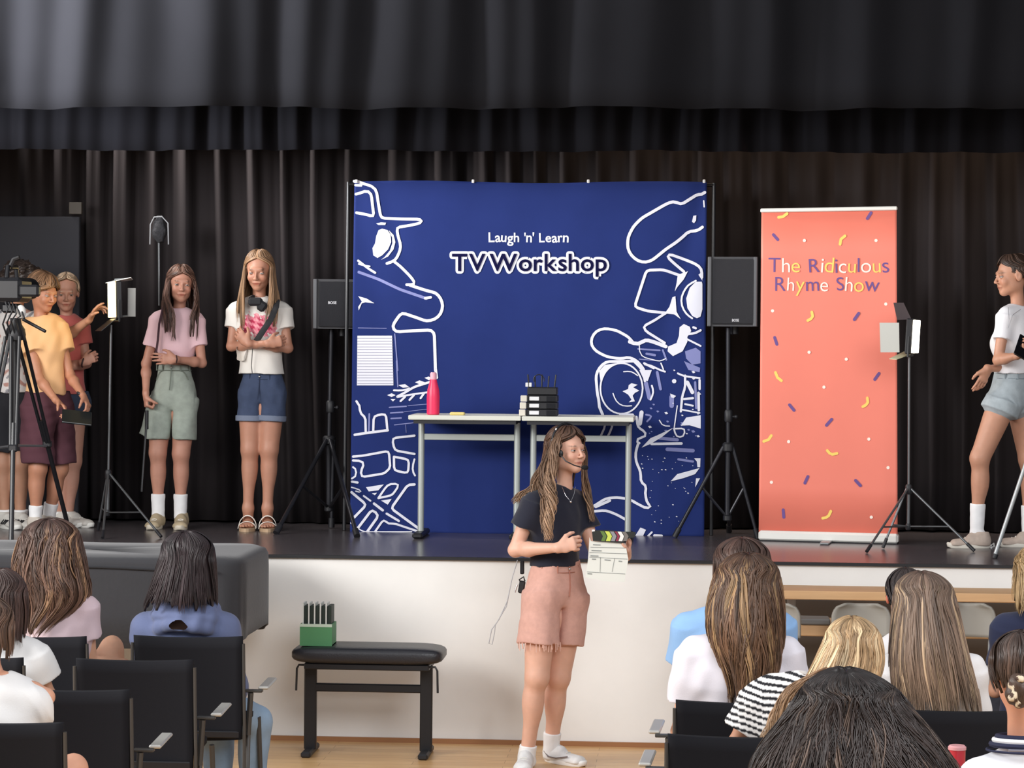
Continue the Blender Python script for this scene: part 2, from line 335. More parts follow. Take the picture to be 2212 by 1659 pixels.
lv.stroke(Z5((920,1480),(1100,1492)), 3.5); lv.stroke(Z5((990,1520),(1060,1532)), 5); lv.stroke(Z5((1125,1490),(1155,1570)), 4); lv.stroke(Z5((930,1565),(1080,1578)), 2); lv.fill(Z5((1310,1500),(1400,1470),(1440,1500),(1440,1600),(1370,1612),(1320,1560)))
S(Z5((930,1450),(925,1500),(950,1545),(1100,1585),(1150,1560)), 2.2); S(Z5((970,1600),(1050,1640)), 5); S(Z5((1110,1600),(1130,1650)), 3)
cx, cy = 840, 245
S(Z6(*[(cx+190*math.cos(t), cy+228*math.sin(t)) for t in np.linspace(0, 2*math.pi, 40)[:-1]]), 3.6, True)
S(Z6((960,0),(700,5),(640,60),(610,130),(625,300),(645,380),(632,410),(660,440),(672,480)), 6); Fl(Z6((640,90),(690,35),(790,18),(710,80),(655,200)))
S(Z6((950,0),(1030,80),(1050,180)), 5); Fl(Z6((1000,80),(1112,80),(1075,180),(1042,170)))
Fl(Z6((905,215),(930,198),(985,212),(945,235),(1000,265),(960,285),(940,310),(960,360),(905,370),(930,345),(900,300),(850,270),(900,250)))
S(Z6((765,290),(790,360),(850,405),(930,400)), 2.5); S(Z6((860,95),(930,90),(985,130)), 2.5)
lv.stroke(Z6((1060,200),(1090,330)), 9); S(Z6((1112,220),(1130,280),(1100,345)), 4); S(Z6((1050,30),(1110,40),(1180,80),(1230,95)), 4); lv.stroke(Z6((1160,100),(1190,250)), 6)
Fl(Z6((1275,290),(1330,312),(1310,330),(1285,325))); lv.stroke(Z6((1290,320),(1290,400)), 10); Fl(Z6(*[(1312+20*math.cos(t), 180+20*math.sin(t)) for t in np.linspace(0, 6.28, 12)[:-1]]))
S(Z6((1410,130),(1410,250),(1385,300),(1372,450)), 5); S(Z6((1345,110),(1400,135),(1540,152)), 4); S(Z6((1540,170),(1540,250)), 5); S(Z6((1530,285),(1533,440)), 5.5); S(Z6((1430,190),(1475,280)), 8); S(Z6((1400,340),(1480,332)), 5); S(Z6((1410,385),(1480,400)), 4); S(Z6((1380,435),(1540,465)), 3.4)
lv.stroke(Z6((1500,190),(1510,420)), 5); lv.fill(Z6((1400,0),(1545,60),(1540,100),(1440,80))); Fl(Z6((1372,578),(1420,505),(1550,485),(1550,605),(1450,575)))
S(Z6((1340,400),(1312,600)), 2.4); Fl(Z6((1020,775),(1100,690),(1160,665),(1305,597),(1200,682),(1100,742))); S(Z6((1110,742),(1378,738)), 5.5); S(Z6((1310,605),(1412,602),(1398,680),(1330,680)), 3.5, True); lv.stroke(Z6((1180,690),(1340,705)), 7); lv.stroke(Z6((1250,790),(1480,802)), 8)
lv.stroke(Z6((1350,880),(1480,900)), 5); Fl(Z6((1280,1077),(1340,1012),(1540,958),(1500,1012),(1400,1047))); Fl(Z6((1490,870),(1548,870),(1545,950),(1520,950),(1515,900))); Fl(Z6((1508,1050),(1545,1050),(1500,1132)))
S(Z6((975,500),(985,590),(1060,640),(1062,680),(978,688),(975,735),(1000,735)), 5); S(Z6((990,740),(965,820),(970,900),(1012,990),(1015,1100),(1068,1105),(1050,1180),(1075,1290),(1120,1295),(1075,1325),(950,1260)), 5.5)
S(Z6((590,1300),(700,1230),(800,1220),(900,1235),(960,1262)), 5.5); S(Z6((600,1345),(700,1337),(800,1375),(900,1432)), 5.5); S(Z6((610,1305),(735,1250)), 6)
Fl(Z6((960,1570),(1010,1490),(1060,1510),(1030,1572))); S(Z6((1075,1570),(1112,1532)), 4); S(Z6((1135,1562),(1200,1565)), 5.5)
S(Z6((680,550),(700,572),(655,670)), 4.5); S(Z6((765,545),(755,600),(720,670)), 4.5); S(Z6((800,548),(855,545)), 5); S(Z6((830,482),(940,482)), 6); S(Z6((1020,460),(1005,560)), 9); lv.stroke(Z6((1060,480),(1120,490),(1070,540)), 4); S(Z6((1180,530),(1200,580),(1270,582)), 2.5)
rg = random.Random(4)
for i in range(46):
    x = rg.uniform(1000, 1480); y = rg.uniform(810, 1460); r = rg.uniform(4, 10)
    if x < 1090 and y > 1060: continue
    Fl(Z6((x-r, y), (x, y-r*.6), (x+r, y+r*.3), (x, y+r*.7)))
for i in range(26):
    x = rg.uniform(1090, 1540); y = rg.uniform(20, 700); r = rg.uniform(8, 20); (lv.fill if i % 2 else Fl)(Z6((x-r, y-r*.4), (x+r*.2, y-r*.7), (x+r, y+r*.2), (x-r*.2, y+r*.6)))
obj('drawing', wi.V, wi.F, M_ink, bd, label='white line drawings of cameras, lamps and screens'); obj('shaded_print', lv.V, lv.F, M_lav, bd, label='pale lavender parts of the drawings')
pg = Ink(.0072)
for i in range(17): y = 731+i*6.1; pg.stroke([(772.5, y), (848.5+i*.1, y)], 1.1)
obj('page_line', pg.V, pg.F, mat('grey_print', '8A8AA0', .6), bd)
# ---- lettering
def text_2d(s, offset=0., res=4):
    c = bpy.data.curves.new('t', 'FONT'); c.body = s; c.offset = offset; c.resolution_u = res; c.fill_mode = 'FRONT'
    o = bpy.data.objects.new('t', c); COL.objects.link(o); dg = bpy.context.evaluated_depsgraph_get()
    me = bpy.data.meshes.new_from_object(o.evaluated_get(dg), depsgraph=dg)
    V = np.array([v.co[:2] for v in me.vertices]); F = [list(p.vertices) for p in me.polygons]
    bpy.data.objects.remove(o); bpy.data.curves.remove(c); bpy.data.meshes.remove(me)
    return V, F
def letters(s, x0, x1, yb, ycap, offset, jitter=0., seed=1, colors=None, gap=.07, space=.33):
    """per letter: (V in pixel coordinates, F, colour index)"""
    r = random.Random(seed); capV, _ = text_2d('H', 0); caph = capV[:, 1].max(); x = 0; out = []
    for i, ch in enumerate(s):
        if ch == ' ': x += space; continue
        V0, _ = text_2d(ch, 0); V, F = text_2d(ch, offset); wdt = V0[:, 0].max()-V0[:, 0].min()
        V = V-[V0[:, 0].min(), 0]; a = r.uniform(-1, 1)*jitter*.12; k = 1+r.uniform(-1, 1)*jitter*.08
        c = np.array([wdt/2, caph/2]); R2 = np.array([[math.cos(a), -math.sin(a)], [math.sin(a), math.cos(a)]]); V = (V-c)@R2.T*k+c
        out.append([V+[x, r.uniform(-1, 1)*jitter*.03], F, i]); x += wdt+gap
    x -= gap; sx = (x1-x0)/x; sy = (yb-ycap)/caph
    for q in out: q[0] = np.stack([x0+q[0][:, 0]*sx, yb-q[0][:, 1]*sy], 1)
    return out
def put_letters(ls, name, m, parent, lift, mapper, mi=None, words=None):
    if words:
        k = 0; return [put_letters([l for l in ls if a <= l[2] < a+len(w_)], name, m, parent, lift, mapper, mi) for w_, a in zip(words.split(' '), [sum(len(x)+1 for x in words.split(' ')[:i]) for i in range(len(words.split(' ')))])]
    V = []; F = []; fm = []
    for v, f, i in ls:
        n = len(V); V += [mapper(p, lift) for p in v]; F += [[k+n for k in q] for q in f]; fm += [0 if mi is None else mi[i]]*len(f)
    return obj(name, V, F, None, parent, mats=m if isinstance(m, list) else [m], fm=fm)
def on_fab(p, lift): w_ = W(p[0], p[1], YB); return (w_[0], fab(w_[0], w_[2])-lift, w_[2])
tv = 'TV Workshop'
def halo(ls, wd, name, m, lift):
    """white rounded border around each letter"""
    V = []; F = []
    for v, f, i in ls:
        cnt = {}; lift += .00001
        for q in f:
            for a, c in zip(q, q[1:]+q[:1]): cnt[(min(a, c), max(a, c))] = cnt.get((min(a, c), max(a, c)), 0)+1
        n = len(V); V += [on_fab(p, lift) for p in v]; F += [[k+n for k in q] for q in f]
        for (a, c), k in cnt.items():
            if k > 1: continue
            lift += .000012; pa, pc = v[a], v[c]; d = unit(pc-pa); nn = np.array([-d[1], d[0]])*wd/2; n = len(V)
            V += [on_fab(p, lift) for p in (pa+nn, pa-nn, pc-nn, pc+nn)]; F.append([n, n+1, n+2, n+3]); n = len(V)
            V += [on_fab(pa+np.array([math.cos(t), math.sin(t)])*wd/2, lift) for t in np.linspace(0, 2*math.pi, 11)[:-1]]; F.append(list(range(n, n+10)))
    return obj(name, V, F, m, bd)
for w_, a_, b_ in ((tv, 0, 2), (tv, 3, 11)): halo([l for l in letters(tv, 977.5, 1310, 585, 549, 0., gap=.10, space=.10) if a_ <= l[2] < b_], 12.5, 'letter_outline', M_ink, .006)
put_letters(letters(tv, 977.5, 1310, 585, 549, .014, gap=.10, space=.10), 'lettering', M_navy, bd, .012, on_fab, words=tv)
put_letters(letters("Laugh 'n' Learn", 1056, 1228, 523, 503, .016, .7, 5), 'small_lettering', M_ink, bd, .004, on_fab, words="Laugh 'n' Learn")

# ================================================================ roll-up banner
B0 = G(1640, 1167, STZ); B1 = G(1941, 1175, STZ)
bdir = unit((B1-B0)*[1, 1, 0]); bnor = np.array([bdir[1], -bdir[0], 0])
if bnor[1] > 0: bnor = -bnor
def WB(px, py, lift=0.):
    d = ray(px, py); t = ((B0-CAMP)@bnor)/(d@bnor); return CAMP+d*t+bnor*lift
M_coral = mat('coral_banner_print', 'F0836F', .5, noise=.02, nscale=4); M_yel = mat('yellow_print', 'F8D56A', .5); M_pur = mat('purple_print', '6A4A8C', .5); M_cream = mat('cream_print', 'FFEFE0', .5); M_wmetal = mat('white_metal', 'EDEBE4', .4)
rb = thing('roll_up_banner', 'tall coral roll-up banner with confetti print and The Ridiculous Rhyme Show lettering', 'banner', (B0+B1)/2)
c4 = [WB(1645, 456), WB(1937, 451), WB(1939, 1161), WB(1639, 1151)]
def bcurl(u, v):
    p = (c4[3]*(1-u)+c4[2]*u)*(1-v)+(c4[0]*(1-u)+c4[1]*u)*v
    return p+bnor*(.0012*math.sin(7*u+1.5*v)+.0008*math.sin(15*u))
grid(bcurl, np.linspace(0, 1, 60), np.linspace(0, 1, 8), M_coral, 'printed_sheet', rb, thick=.0015)
b = MB(); p0 = WB(1643, 455); p1 = WB(1938.5, 450); q = (p0+p1)/2; Rb = np.array([p1-p0, np.cross(unit(p1-p0), bnor)*-1, bnor]); Rb[0] = unit(Rb[0]); Rb[1] = unit(Rb[1]); Rb = Rb.T
b.box(q, (np.linalg.norm(p1-p0), .022, .03), Rb, .005).build('top_bar', M_wmetal, rb)
b = MB(); wd = np.linalg.norm(B1-B0); Rz = np.array([bdir, -bnor, (0, 0, 1)]).T
b.box((B0+B1)/2+np.array([0, 0, .030]), (wd, .09, .056), Rz, .012).build('base', M_wmetal, rb)
b = MB(); b.box((B0+B1)/2+np.array([0, 0, .003])-bnor*0, (wd*.99, .11, .006), Rz).build('foot_strip', M_steel, rb)
fp = (B0+B1)/2; MB().box(fp+bnor*.12+np.array([0, 0, .008]), (.05, .2, .012), Rz, .003).build('foot', M_grey_metal, rb)
MB().tube([fp-bnor*.03+np.array([0, 0, .05]), fp-bnor*.03+np.array([0, 0, q[2]-STZ])], .008).build('support_pole', M_grey_metal, rb)
class Ink2(Ink):
    def pt(s, p): s.V.append(WB(p[0], p[1], s.lift)); return len(s.V)-1
Z7 = ZF(1620, 420, 3.737); Z8 = ZF(1620, 780, 3.737)
def confetti(name, m, pts, wd):
    k = Ink2(.0042)
    if wd: k.stroke(pts, wd)
    else: k.fill([(pts[0][0]+3.5*math.cos(t), pts[0][1]+3.5*math.sin(t)) for t in np.linspace(0, 6.28, 13)[:-1]])
    obj(name, k.V, k.F, m, rb)
for q_ in (((232,185),(268,190),(300,155)),((768,335),(722,355),(728,402)),((500,950),(518,990),(468,1018))): confetti('yellow_confetti', M_yel, Z7(*q_), 6.2)
for q_ in (((207,92),(215,140),(255,158)),((948,298),(962,340),(912,368)),((173,602),(160,642),(112,648)),((625,722),(660,763),(703,745)),((653,1212),(640,1258),(588,1268))): confetti('yellow_confetti', M_yel, Z8(*q_), 6.2)
for q_ in (((190,325),(225,365)),((978,148),(948,195)),((878,960),(843,1010)),((200,1155),(218,1210))): confetti('purple_confetti', M_pur, Z7(*q_), 6.4)
for q_ in (((1042,100),(1008,148)),((320,353),(356,397)),((660,470),(618,518)),((468,932),(444,984)),((853,963),(892,1005)),((269,1200),(274,1260))): confetti('purple_confetti', M_pur, Z8(*q_), 6.4)
for Z, L_ in ((Z7, ((440,372),(1018,372),(183,940),(1097,885),(478,1274),(778,1330))), (Z8, ((598,210),(313,650),(960,630),(1115,860),(174,978),(980,1260)))):
    for q_ in L_: confetti('cream_dot', M_cream, Z(q_), 0)
def on_ban(p, lift): return WB(p[0], p[1], lift)
tm = [M_pur, M_cream, M_yel]
(xa, ya), (xb, yb_) = Z7((150, 515), (1120, 630)); s1 = 'The Ridiculous'
put_letters(letters(s1, xa, xb, yb_, ya, -.004, .8, 11), 'lettering', tm, rb, .0046, on_ban, {i: 'pwy pwypwypwyp'.index(c)*0+{'p': 0, 'w': 1, 'y': 2, ' ': 0}[c] for i, c in enumerate('pwy pwypwypwyp')}, words=s1)
(xa, ya), (xb, yb_) = Z7((205, 668), (1045, 780)); s2 = 'Rhyme Show'
put_letters(letters(s2, xa, xb, yb_, ya, -.004, .8, 12), 'lettering', tm, rb, .0046, on_ban, {i: {'p': 0, 'w': 1, 'y': 2, ' ': 0}[c] for i, c in enumerate('pwypw pwyp')}, words=s2)
# ================================================================ speakers on stands
def tripod_stand(name, label, cat, pole, hub_px, feet, Y, top_px, m, r=.016, strut=None, mid=None, group=None, floor=STZ):
    """pole: x pixel at bottom; feet: (px, py) resting on the stage"""
    base = W(pole, hub_px[1], Y); base[2] = floor
    t = thing(name, label, cat, base, group)
    hub = W(*hub_px, Y); top = W(*top_px, Y)
    low = base.copy(); low[2] = floor+.12
    MB().tube([hub+[0, 0, -.02], top], r*.8, 12).build('pole', m, t, True)
    MB().tube([low, hub+[0, 0, .02]], r, 12).build('lower_pole', m, t, True)
    MB().lathe(hub+np.array([0, 0, -.03]), [(r*1.5, 0), (r*2.1, .008), (r*2.1, .045), (r*1.5, .055)], 14).build('collar', M_plastic, t, True)
    if mid:
        c = W(*mid, Y); b = MB().lathe(c, [(r*1.3, -.03), (r*1.5, -.02), (r*1.5, .03), (r*1.1, .04)], 12); b.tube([c, c+[.035, -.01, 0]], .006, 8); b.ball(c+[.042, -.01, 0], .012, 6); b.build('clamp', M_plastic, t, True)
    for fx, fy in feet:
        f = G(fx, fy, floor+.012); h = hub+unit((f-hub)*[1, 1, 0])*r*1.6
        l = MB().tube([h, f], r*.72, 10).build('leg', m, t, True)
        d = unit(f-h); MB().tube([f-d*.05, f+d*.006], r*1.05, 10).build('rubber_foot', M_plastic, l, True)
        if strut is not None:
            a = h+(f-h)*strut; MB().tube([a, low+[0, 0, .0]], r*.5, 8).build('strut', m, t, True)
    MB().lathe(low+np.array([0, 0, -.02]), [(r*1.2, 0), (r*1.6, .006), (r*1.6, .03), (r*1.2, .036)], 12).build('slider', M_plastic, t, True)
    return t
M_pole = mat('dark_metal_tube', '2B2B30', .35, .5)
M_poleg = mat('grey_metal_tube', '6E7072', .35, .7)
YS1 = 14.98
tripod_stand('speaker_stand', 'black tripod speaker stand at the left edge of the blue backdrop', 'stand', 712, (711, 950), [(597, 1150), (771, 1157), (716, 1137)], YS1, (716, 712), M_pole, .018, .5, (714, 880))
def speaker(label, x0, y0, x1, y1, Y, yaw, logo):
    a = W(x0, y0, Y); c = W(x1, y1, Y); ctr = (a+c)/2; wd = abs(c[0]-a[0]); h = abs(a[2]-c[2]); dp = wd*.85
    t = thing('loudspeaker', label, 'speaker', (ctr[0], Y, min(a[2], c[2])))
    ca, sa = math.cos(yaw), math.sin(yaw); R = np.array([[ca, -sa, 0], [sa, ca, 0], [0, 0, 1]])
    poly = [(-wd*.5, -dp/2), (wd*.5, -dp/2), (wd*.5, dp*.1), (wd*.28, dp/2), (-wd*.28, dp/2), (-wd*.5, dp*.1)]
    b = MB(); b.prism(poly, ctr+[0, 0, -h/2], R[:, 0], R[:, 1], (0, 0, 1), h)
    b.build('cabinet', mat('speaker_shell', '3A3A3E', .55, bump=.2, bscale=400), t)
    MB().box(ctr+R@np.array([wd*.03, -dp/2-.006, 0]), (wd*.86, .014, h*.94), R, .008).build('grille', mat('speaker_mesh', '25252A', .6, bump=.6, bscale=900), t)
    V, F = text_2d('BOSE', .02); s_ = .05/(V[:, 0].max()); 
    if logo:
        lw, off = logo
        P = [ctr+R@np.array([off[0]+(x-V[:, 0].max()/2)*s_*lw, -dp/2-.0145, off[1]+y*s_]) for x, y in V]
        obj('logo', P, F, mat('logo_grey', 'D8D8DC', .4), t)
    MB().lathe(ctr+[0, 0, -h/2-.045], [(.02, 0), (.024, .004), (.024, .045)], 12).build('pole_socket', M_plastic, t, True)
    for s in (-1, 1): MB().box(ctr+R@np.array([s*(wd*.5-.012), -dp/2-.004, 0]), (.022, .02, h), R, .004).build('side_bar', mat('speaker_edge', '5A5B5E', .5), t)
    return t
speaker('black loudspeaker on its stand, half behind the left edge of the blue backdrop', 680, 604, 800, 711, 15.02, .10, (1.0, (-.055, .0)))
tripod_stand('speaker_stand', 'black tripod speaker stand between the blue backdrop and the coral banner', 'stand', 1573, (1573, 965), [(1458, 1158), (1637, 1160), (1575, 1147)], 14.62, (1573, 708), M_pole, .016, .45, (1574, 900))
speaker('black loudspeaker raised on its stand between the blue backdrop and the coral banner', 1534, 556, 1640, 706, 14.66, -.12, (.8, (.02, -.17)))
# ================================================================ desks
M_desk = mat('pale_desk_top', 'DEDED2', .5); M_tube = mat('silver_desk_tube', 'B4B9B4', .35, .35); M_under = mat('desk_underside', '2A2A2E', .7)
YD = 14.46
zt = W(1000, 903, YD-.235)[2]
def desk(x0, x1, label):
    a = W(x0, 903, YD-.235)[0]; c = W(x1, 903, YD-.235)[0]
    t = thing('desk', label, 'desk', ((a+c)/2, YD, STZ), 'desks in front of the backdrop')
    MB().box(((a+c)/2, YD-.005, zt), (c-a-.004, .46, .026), bev=.004).build('desk_top', M_desk, t)
    MB().box(((a+c)/2, YD, zt-.024), (c-a-.06, .44, .02)).build('under_frame', M_under, t)
    for s, x in ((1, a+.055), (-1, c-.035)):
        l = MB().tube([(x, YD-.02, STZ+.03), (x, YD-.02, zt-.03)], .018, 14).build('leg', M_tube, t, True)
        MB().box((x, YD, STZ+.018), (.06, .42, .032), bev=.01).build('foot', M_plastic, l)
    zb = W(1000, 944, YD)[2]; MB().box(((a+c)/2+.01, YD-.02, zb), (c-a-.12, .014, .036), bev=.003).build('crossbar', M_tube, t)
    return t
desk(881, 1125.5, 'left of the two pale-topped desks on silver legs before the backdrop, pink bottle on it')
desk(1126.5, 1370, 'right of the two pale-topped desks on silver legs, carrying the stacked receivers')
ztop = zt+.013
# pink bottle
p = G(942, 894, ztop); t = thing('water_bottle', 'bright pink tapered water bottle standing on the left desk', 'bottle', (p[0], YD-.1, ztop)); c = np.array([p[0], YD-.1, ztop]); q = mpp(YD)
MB().lathe(c, [(.030, 0), (.036, .004), (.037, .10), (.034, .14), (.022, .185), (.019, .20)], 20).build('bottle_body', mat('pink_enamel', 'F0305E', .35), t, True)
MB().lathe(c+[0, 0, .198], [(.019, 0), (.019, .035), (.014, .042)], 16).build('bottle_cap', mat('pale_pink_cap', 'EBA9B8', .4), t, True)
p = G(988, 897, ztop); MB().box((p[0], YD-.15, ztop+.009), (.085, .06, .017), bev=.006).build('sponge', mat('yellow_foam', 'E3CF84', .8), loc=(p[0], YD-.15, ztop)); tag(bpy.data.objects['sponge'], 'small yellow foam pad lying on the left desk', 'sponge')
# receivers
xs0 = G(1148, 890, ztop)[0]; xs1 = G(1221, 890, ztop)[0]; h1 = 15*mpp(YD)
for i in range(3):
    z0 = ztop+i*h1; sh = -.004*(2-i)
    t = thing('wireless_receiver', ['lowest', 'middle', 'topmost'][i]+' of the three black receivers with white end panels stacked on the right desk', 'receiver', ((xs0+xs1)/2, YD-.1, z0), 'stacked receivers on the desk')
    MB().box(((xs0+xs1)/2+.01, YD-.1, z0+h1/2), (xs1-xs0-.02, .16, h1-.003), bev=.003).build('case', M_plastic, t)
    MB().box((xs0+.010+sh, YD-.185, z0+h1/2), (.036, .03, h1-.004), bev=.003).build('end_panel', mat('cream_plastic', 'DCD6C8', .5), t)
    MB().box((xs0+.068, YD-.1835, z0+h1/2), (.055, .008, h1*.55), bev=.002).build('white_label', mat('white_label', 'E8E8EA', .5), t)
    MB().box((xs1-.035, YD-.182, z0+h1/2), (.05, .004, h1*.7)).build('display', mat('dark_glass', '0E0E14', .15), t)
z0 = ztop+3*h1
t = thing('transmitter_rack', 'black rack with upright antennas on top of the stacked receivers', 'rack', ((xs0+xs1)/2, YD-.1, z0))
MB().box(((xs0+xs1)/2+.012, YD-.1, z0+.022), (xs1-xs0-.03, .13, .044), bev=.005).build('case', M_plastic, t)
for k, x in enumerate(np.linspace(xs0+.035, xs1-.02, 5)):
    MB().tube([(x, YD-.12, z0+.04), (x+.004*(k-2), YD-.12, z0+.115-.008*(k % 2))], .0045, 8).build('antenna', M_plastic, t, True)
MB().tube([(xs0+.09+.03*math.cos(a), YD-.13, z0+.085+.03*math.sin(a)) for a in np.linspace(-.3, 3.5, 14)], .003, 6).build('cable', M_plastic, t, True)
for k in range(2): MB().box((xs0+.025+.02*k, YD-.17, z0+.058), (.015, .01, .024), bev=.002).build('connector', mat('white_plastic', 'E4E4E4', .4), t)
# ================================================================ LED panels
def panel(name, label, C, n, wd, h, tilt, strength, stand, doors, color):
    """C centre, n facing direction"""
    t = thing(name, label, 'light', C); n = unit(n); s = unit(np.cross((0, 0, 1), n)); up = np.cross(n, s); R = np.array([s, n, up]).T
    MB().box(C-n*.022, (wd, .035, h), R, .006).build('housing', M_plastic, t)
    MB().box(C+n*.004, (wd*.93, .016, h*.93), R, .003).build('lit_panel', mat(name+'_'+str(strength), color, .5, emit=strength), t, label='glowing LED face')
    for kind, ang, m, fr in doors:
        if kind in 'LR':
            e = C+s*(wd/2)*(1 if kind == 'R' else -1); o_ = s*(1 if kind == 'R' else -1); ax = up; ln = wd*fr
        else:
            e = C+up*(h/2)*(1 if kind == 'T' else -1); o_ = up*(1 if kind == 'T' else -1); ax = s; ln = h*fr
        d = o_*math.cos(ang)+n*math.sin(ang); span = (h if kind in 'LR' else wd); nn = np.cross(ax, d); tp = .80
        P = [e-ax*span/2, e+ax*span/2, e+ax*span/2*(tp+.3)+d*ln, e-ax*span/2*(tp+.3)+d*ln]
        V = P+[p_+nn*.003 for p_ in P]
        obj('barn_door', V, [[0, 1, 2, 3], [7, 6, 5, 4], [0, 4, 5, 1], [1, 5, 6, 2], [2, 6, 7, 3], [3, 7, 4, 0]], m, t)
    b = MB(); b.tube([C-s*wd*.52-n*.02, C-s*wd*.52-up*(h*.56)-n*.02, C+s*wd*.52-up*(h*.56)-n*.02, C+s*wd*.52-n*.02], .006, 8); b.build('yoke', M_steel, t, True)
    return t
YL1 = 14.35
C1 = W(243, 648, YL1)
panel('led_panel_light', 'glowing LED light panel on a stand facing the children on the left', C1, (-.93, -.36, -.02), .23, .215, 0, 7.0, None,
      [('R', 1.15, M_grey_metal, .0001), ('B', .9, M_steel, .5)], 'FFE2A0')
a = W(276, 622, YL1-.02); c = W(293, 684, YL1-.02)
tt = [o for o in bpy.data.objects if o.name == 'led_panel_light'][0]
P4 = [W(228, 612, YL1-.10), W(246, 607, YL1+.10), W(287, 605, YL1+.12), W(283, 600, YL1-.12)]; V4 = P4+[v+[0, 0, .004] for v in P4]
obj('barn_door', V4, [[0, 1, 2, 3], [7, 6, 5, 4], [0, 4, 5, 1], [1, 5, 6, 2], [2, 6, 7, 3], [3, 7, 4, 0]], mat('white_metal', 'EDEBE4', .4), tt)
MB().box((a+c)/2, (abs(c[0]-a[0]), .004, abs(a[2]-c[2])), bev=.001).build('barn_door', mat('grey_door_metal', '8E8E8C', .5, .3), tt)
MB().tube([W(250, 685, YL1), W(277, 682, YL1-.02)], .006, 8).build('door_hinge', M_grey_metal, tt, True)
MB().tube([W(248, 604, YL1), W(284, 602, YL1-.02)], .006, 8).build('door_hinge', M_grey_metal, tt, True)
tripod_stand('light_stand', 'thin dark light stand holding the glowing panel beside the left group of children', 'stand', 233, (234, 1024), [(222, 1160), (347, 1158), (212, 1143)], YL1, (240, 702), M_poleg, .009, .62)
YL2 = 14.1
C2 = W(1977, 727, YL2)
panel('led_panel_light', 'lit LED light panel with open barn doors in front of the coral banner', C2, (.975, -.22, -.05), .20, .195, 0, 6.0, None,
      [], 'FFF6E4')
t2 = [o for o in bpy.data.objects if o.name.startswith('led_panel_light')][-1]
def quad(name, pts, Y, m, parent, th=.004):
    P = [W(x, y, Y) for x, y in pts]; n = np.array([0, th, 0]); V = P+[p_+n for p_ in P]
    return obj(name, V, [[0, 1, 2, 3], [7, 6, 5, 4], [0, 4, 5, 1], [1, 5, 6, 2], [2, 6, 7, 3], [3, 7, 4, 0]], m, parent)
quad('barn_door', [(1900, 697), (1942, 697), (1943, 761), (1902, 761)], YL2-.05, mat('silver_door_metal', 'C4C4BC', .35, .3), t2)
quad('barn_door', [(1930, 654), (1952, 654), (1969, 690), (1938, 691)], YL2, mat('brown_door_metal', '3A2A2C', .5), t2)
P4 = [W(1921, 776, YL2-.12), W(1937, 777, YL2-.12), W(1978, 762, YL2+.04), W(1952, 761, YL2+.04)]; V4 = P4+[v+[0, 0, .004] for v in P4]
obj('barn_door', V4, [[0, 1, 2, 3], [7, 6, 5, 4], [0, 4, 5, 1], [1, 5, 6, 2], [2, 6, 7, 3], [3, 7, 4, 0]], mat('pale_door_metal', 'D8D6B0', .4, .2), t2)
tripod_stand('light_stand', 'dark tripod light stand in front of the coral banner', 'stand', 1963, (1963, 1056), [(1873, 1190), (1908, 1181), (2103, 1188)], YL2, (1964, 770), M_poleg, .009, .62)
# ================================================================ video camera on tripod, far left
YV = 13.55
hub = W(34, 715, YV)
t = thing('camera_tripod', 'large black tripod carrying the video camera at the left edge', 'tripod', (hub[0], YV, STZ))
MB().tube([hub+[0, 0, .02], hub+[0, 0, -.65]], .017, 12).build('centre_column', M_steel, t, True)
b = MB(); b.lathe(hub, [(.05, -.05), (.055, -.02), (.05, .01), (.03, .04), (.03, .07)], 16); b.build('tripod_head', M_plastic, t, True)
MB().tube([W(50, 690, YV), W(98, 716, YV-.05)], .009, 8).build('pan_handle', M_steel, t, True)
for fx, fy, m_ in ((150, 1127, 1), (24, 1165, 0), (-70, 1150, 0)):
    f = G(fx, min(fy+22, 1178), STZ+.02); h = hub+unit((f-hub)*[1, 1, 0])*.05+[0, 0, -.03]; d = f-h; s_, u_ = frame(d)
    l = MB(); 
    for k in (-1, 1): l.tube([h+s_*k*.022, h+d*.55+s_*k*.014], .010, 8)
    l.tube([h+d*.42, f], .013, 8); lo = l.build('leg', M_steel, t, True)
    MB().lathe(f, [(.018, -.018), (.022, -.01), (.022, .02), (.014, .03)], 10).build('rubber_foot', M_plastic, lo, True)
    MB().box(h+d*.54, (.05, .03, .04), bev=.008).build('leg_clamp', M_plastic, lo)
    MB().tube([hub+[0, 0, -.62], h+d*.55], .007, 8).build('spreader', mat('grey_tube', '77787C', .4, .4), t, True)
cc = W(46, 626, YV)
t = thing('video_camera', 'black video camera mounted on the tripod at the left edge', 'camera', cc+[0, 0, -.12])
MB().box(cc+[-.06, .02, 0], (.17, .24, .13), bev=.02).build('camera_body', M_plastic, t)
MB().lathe(cc+[-.06, .13, .01], [(.045, 0), (.05, .02), (.05, .10), (.06, .12), (.06, .15)], 20, (.25, 1, 0)).build('lens', M_steel, t, True)
MB().box(W(64, 628, YV-.08), (.11, .06, .065), bev=.012).build('viewfinder', M_plastic, t)
b = MB(); b.tube([cc+[-.06, -.08, .06], cc+[-.06, -.06, .12], cc+[-.06, .12, .125], cc+[-.06, .14, .06]], .013, 10); b.build('carry_handle', M_steel, t, True)
MB().tube([W(18, 585, YV-.02), W(30, 560, YV-.02), W(42, 556, YV-.02)], .014, 8).build('microphone', M_plastic, t, True)
MB().box(cc+[-.05, 0, -.10], (.09, .12, .05), bev=.01).build('mounting_plate', M_steel, t)
MB().ball(W(45, 674, YV-.06), .03, 8, (.95, .7, 1.3)).build('hand_strap_pad', mat('pale_pad', 'D9D6D2', .7), t, True)
b = MB()
for k in range(5):
    x = 8+k*9; b.tube([W(x, 640+k*6, YV-.06), W(x+9, 668+5*k, YV-.1), W(x-2, 700-3*k, YV-.08), W(x+10, 735, YV-.03)], .005, 6)
b.build('cable', M_plastic, t, True)
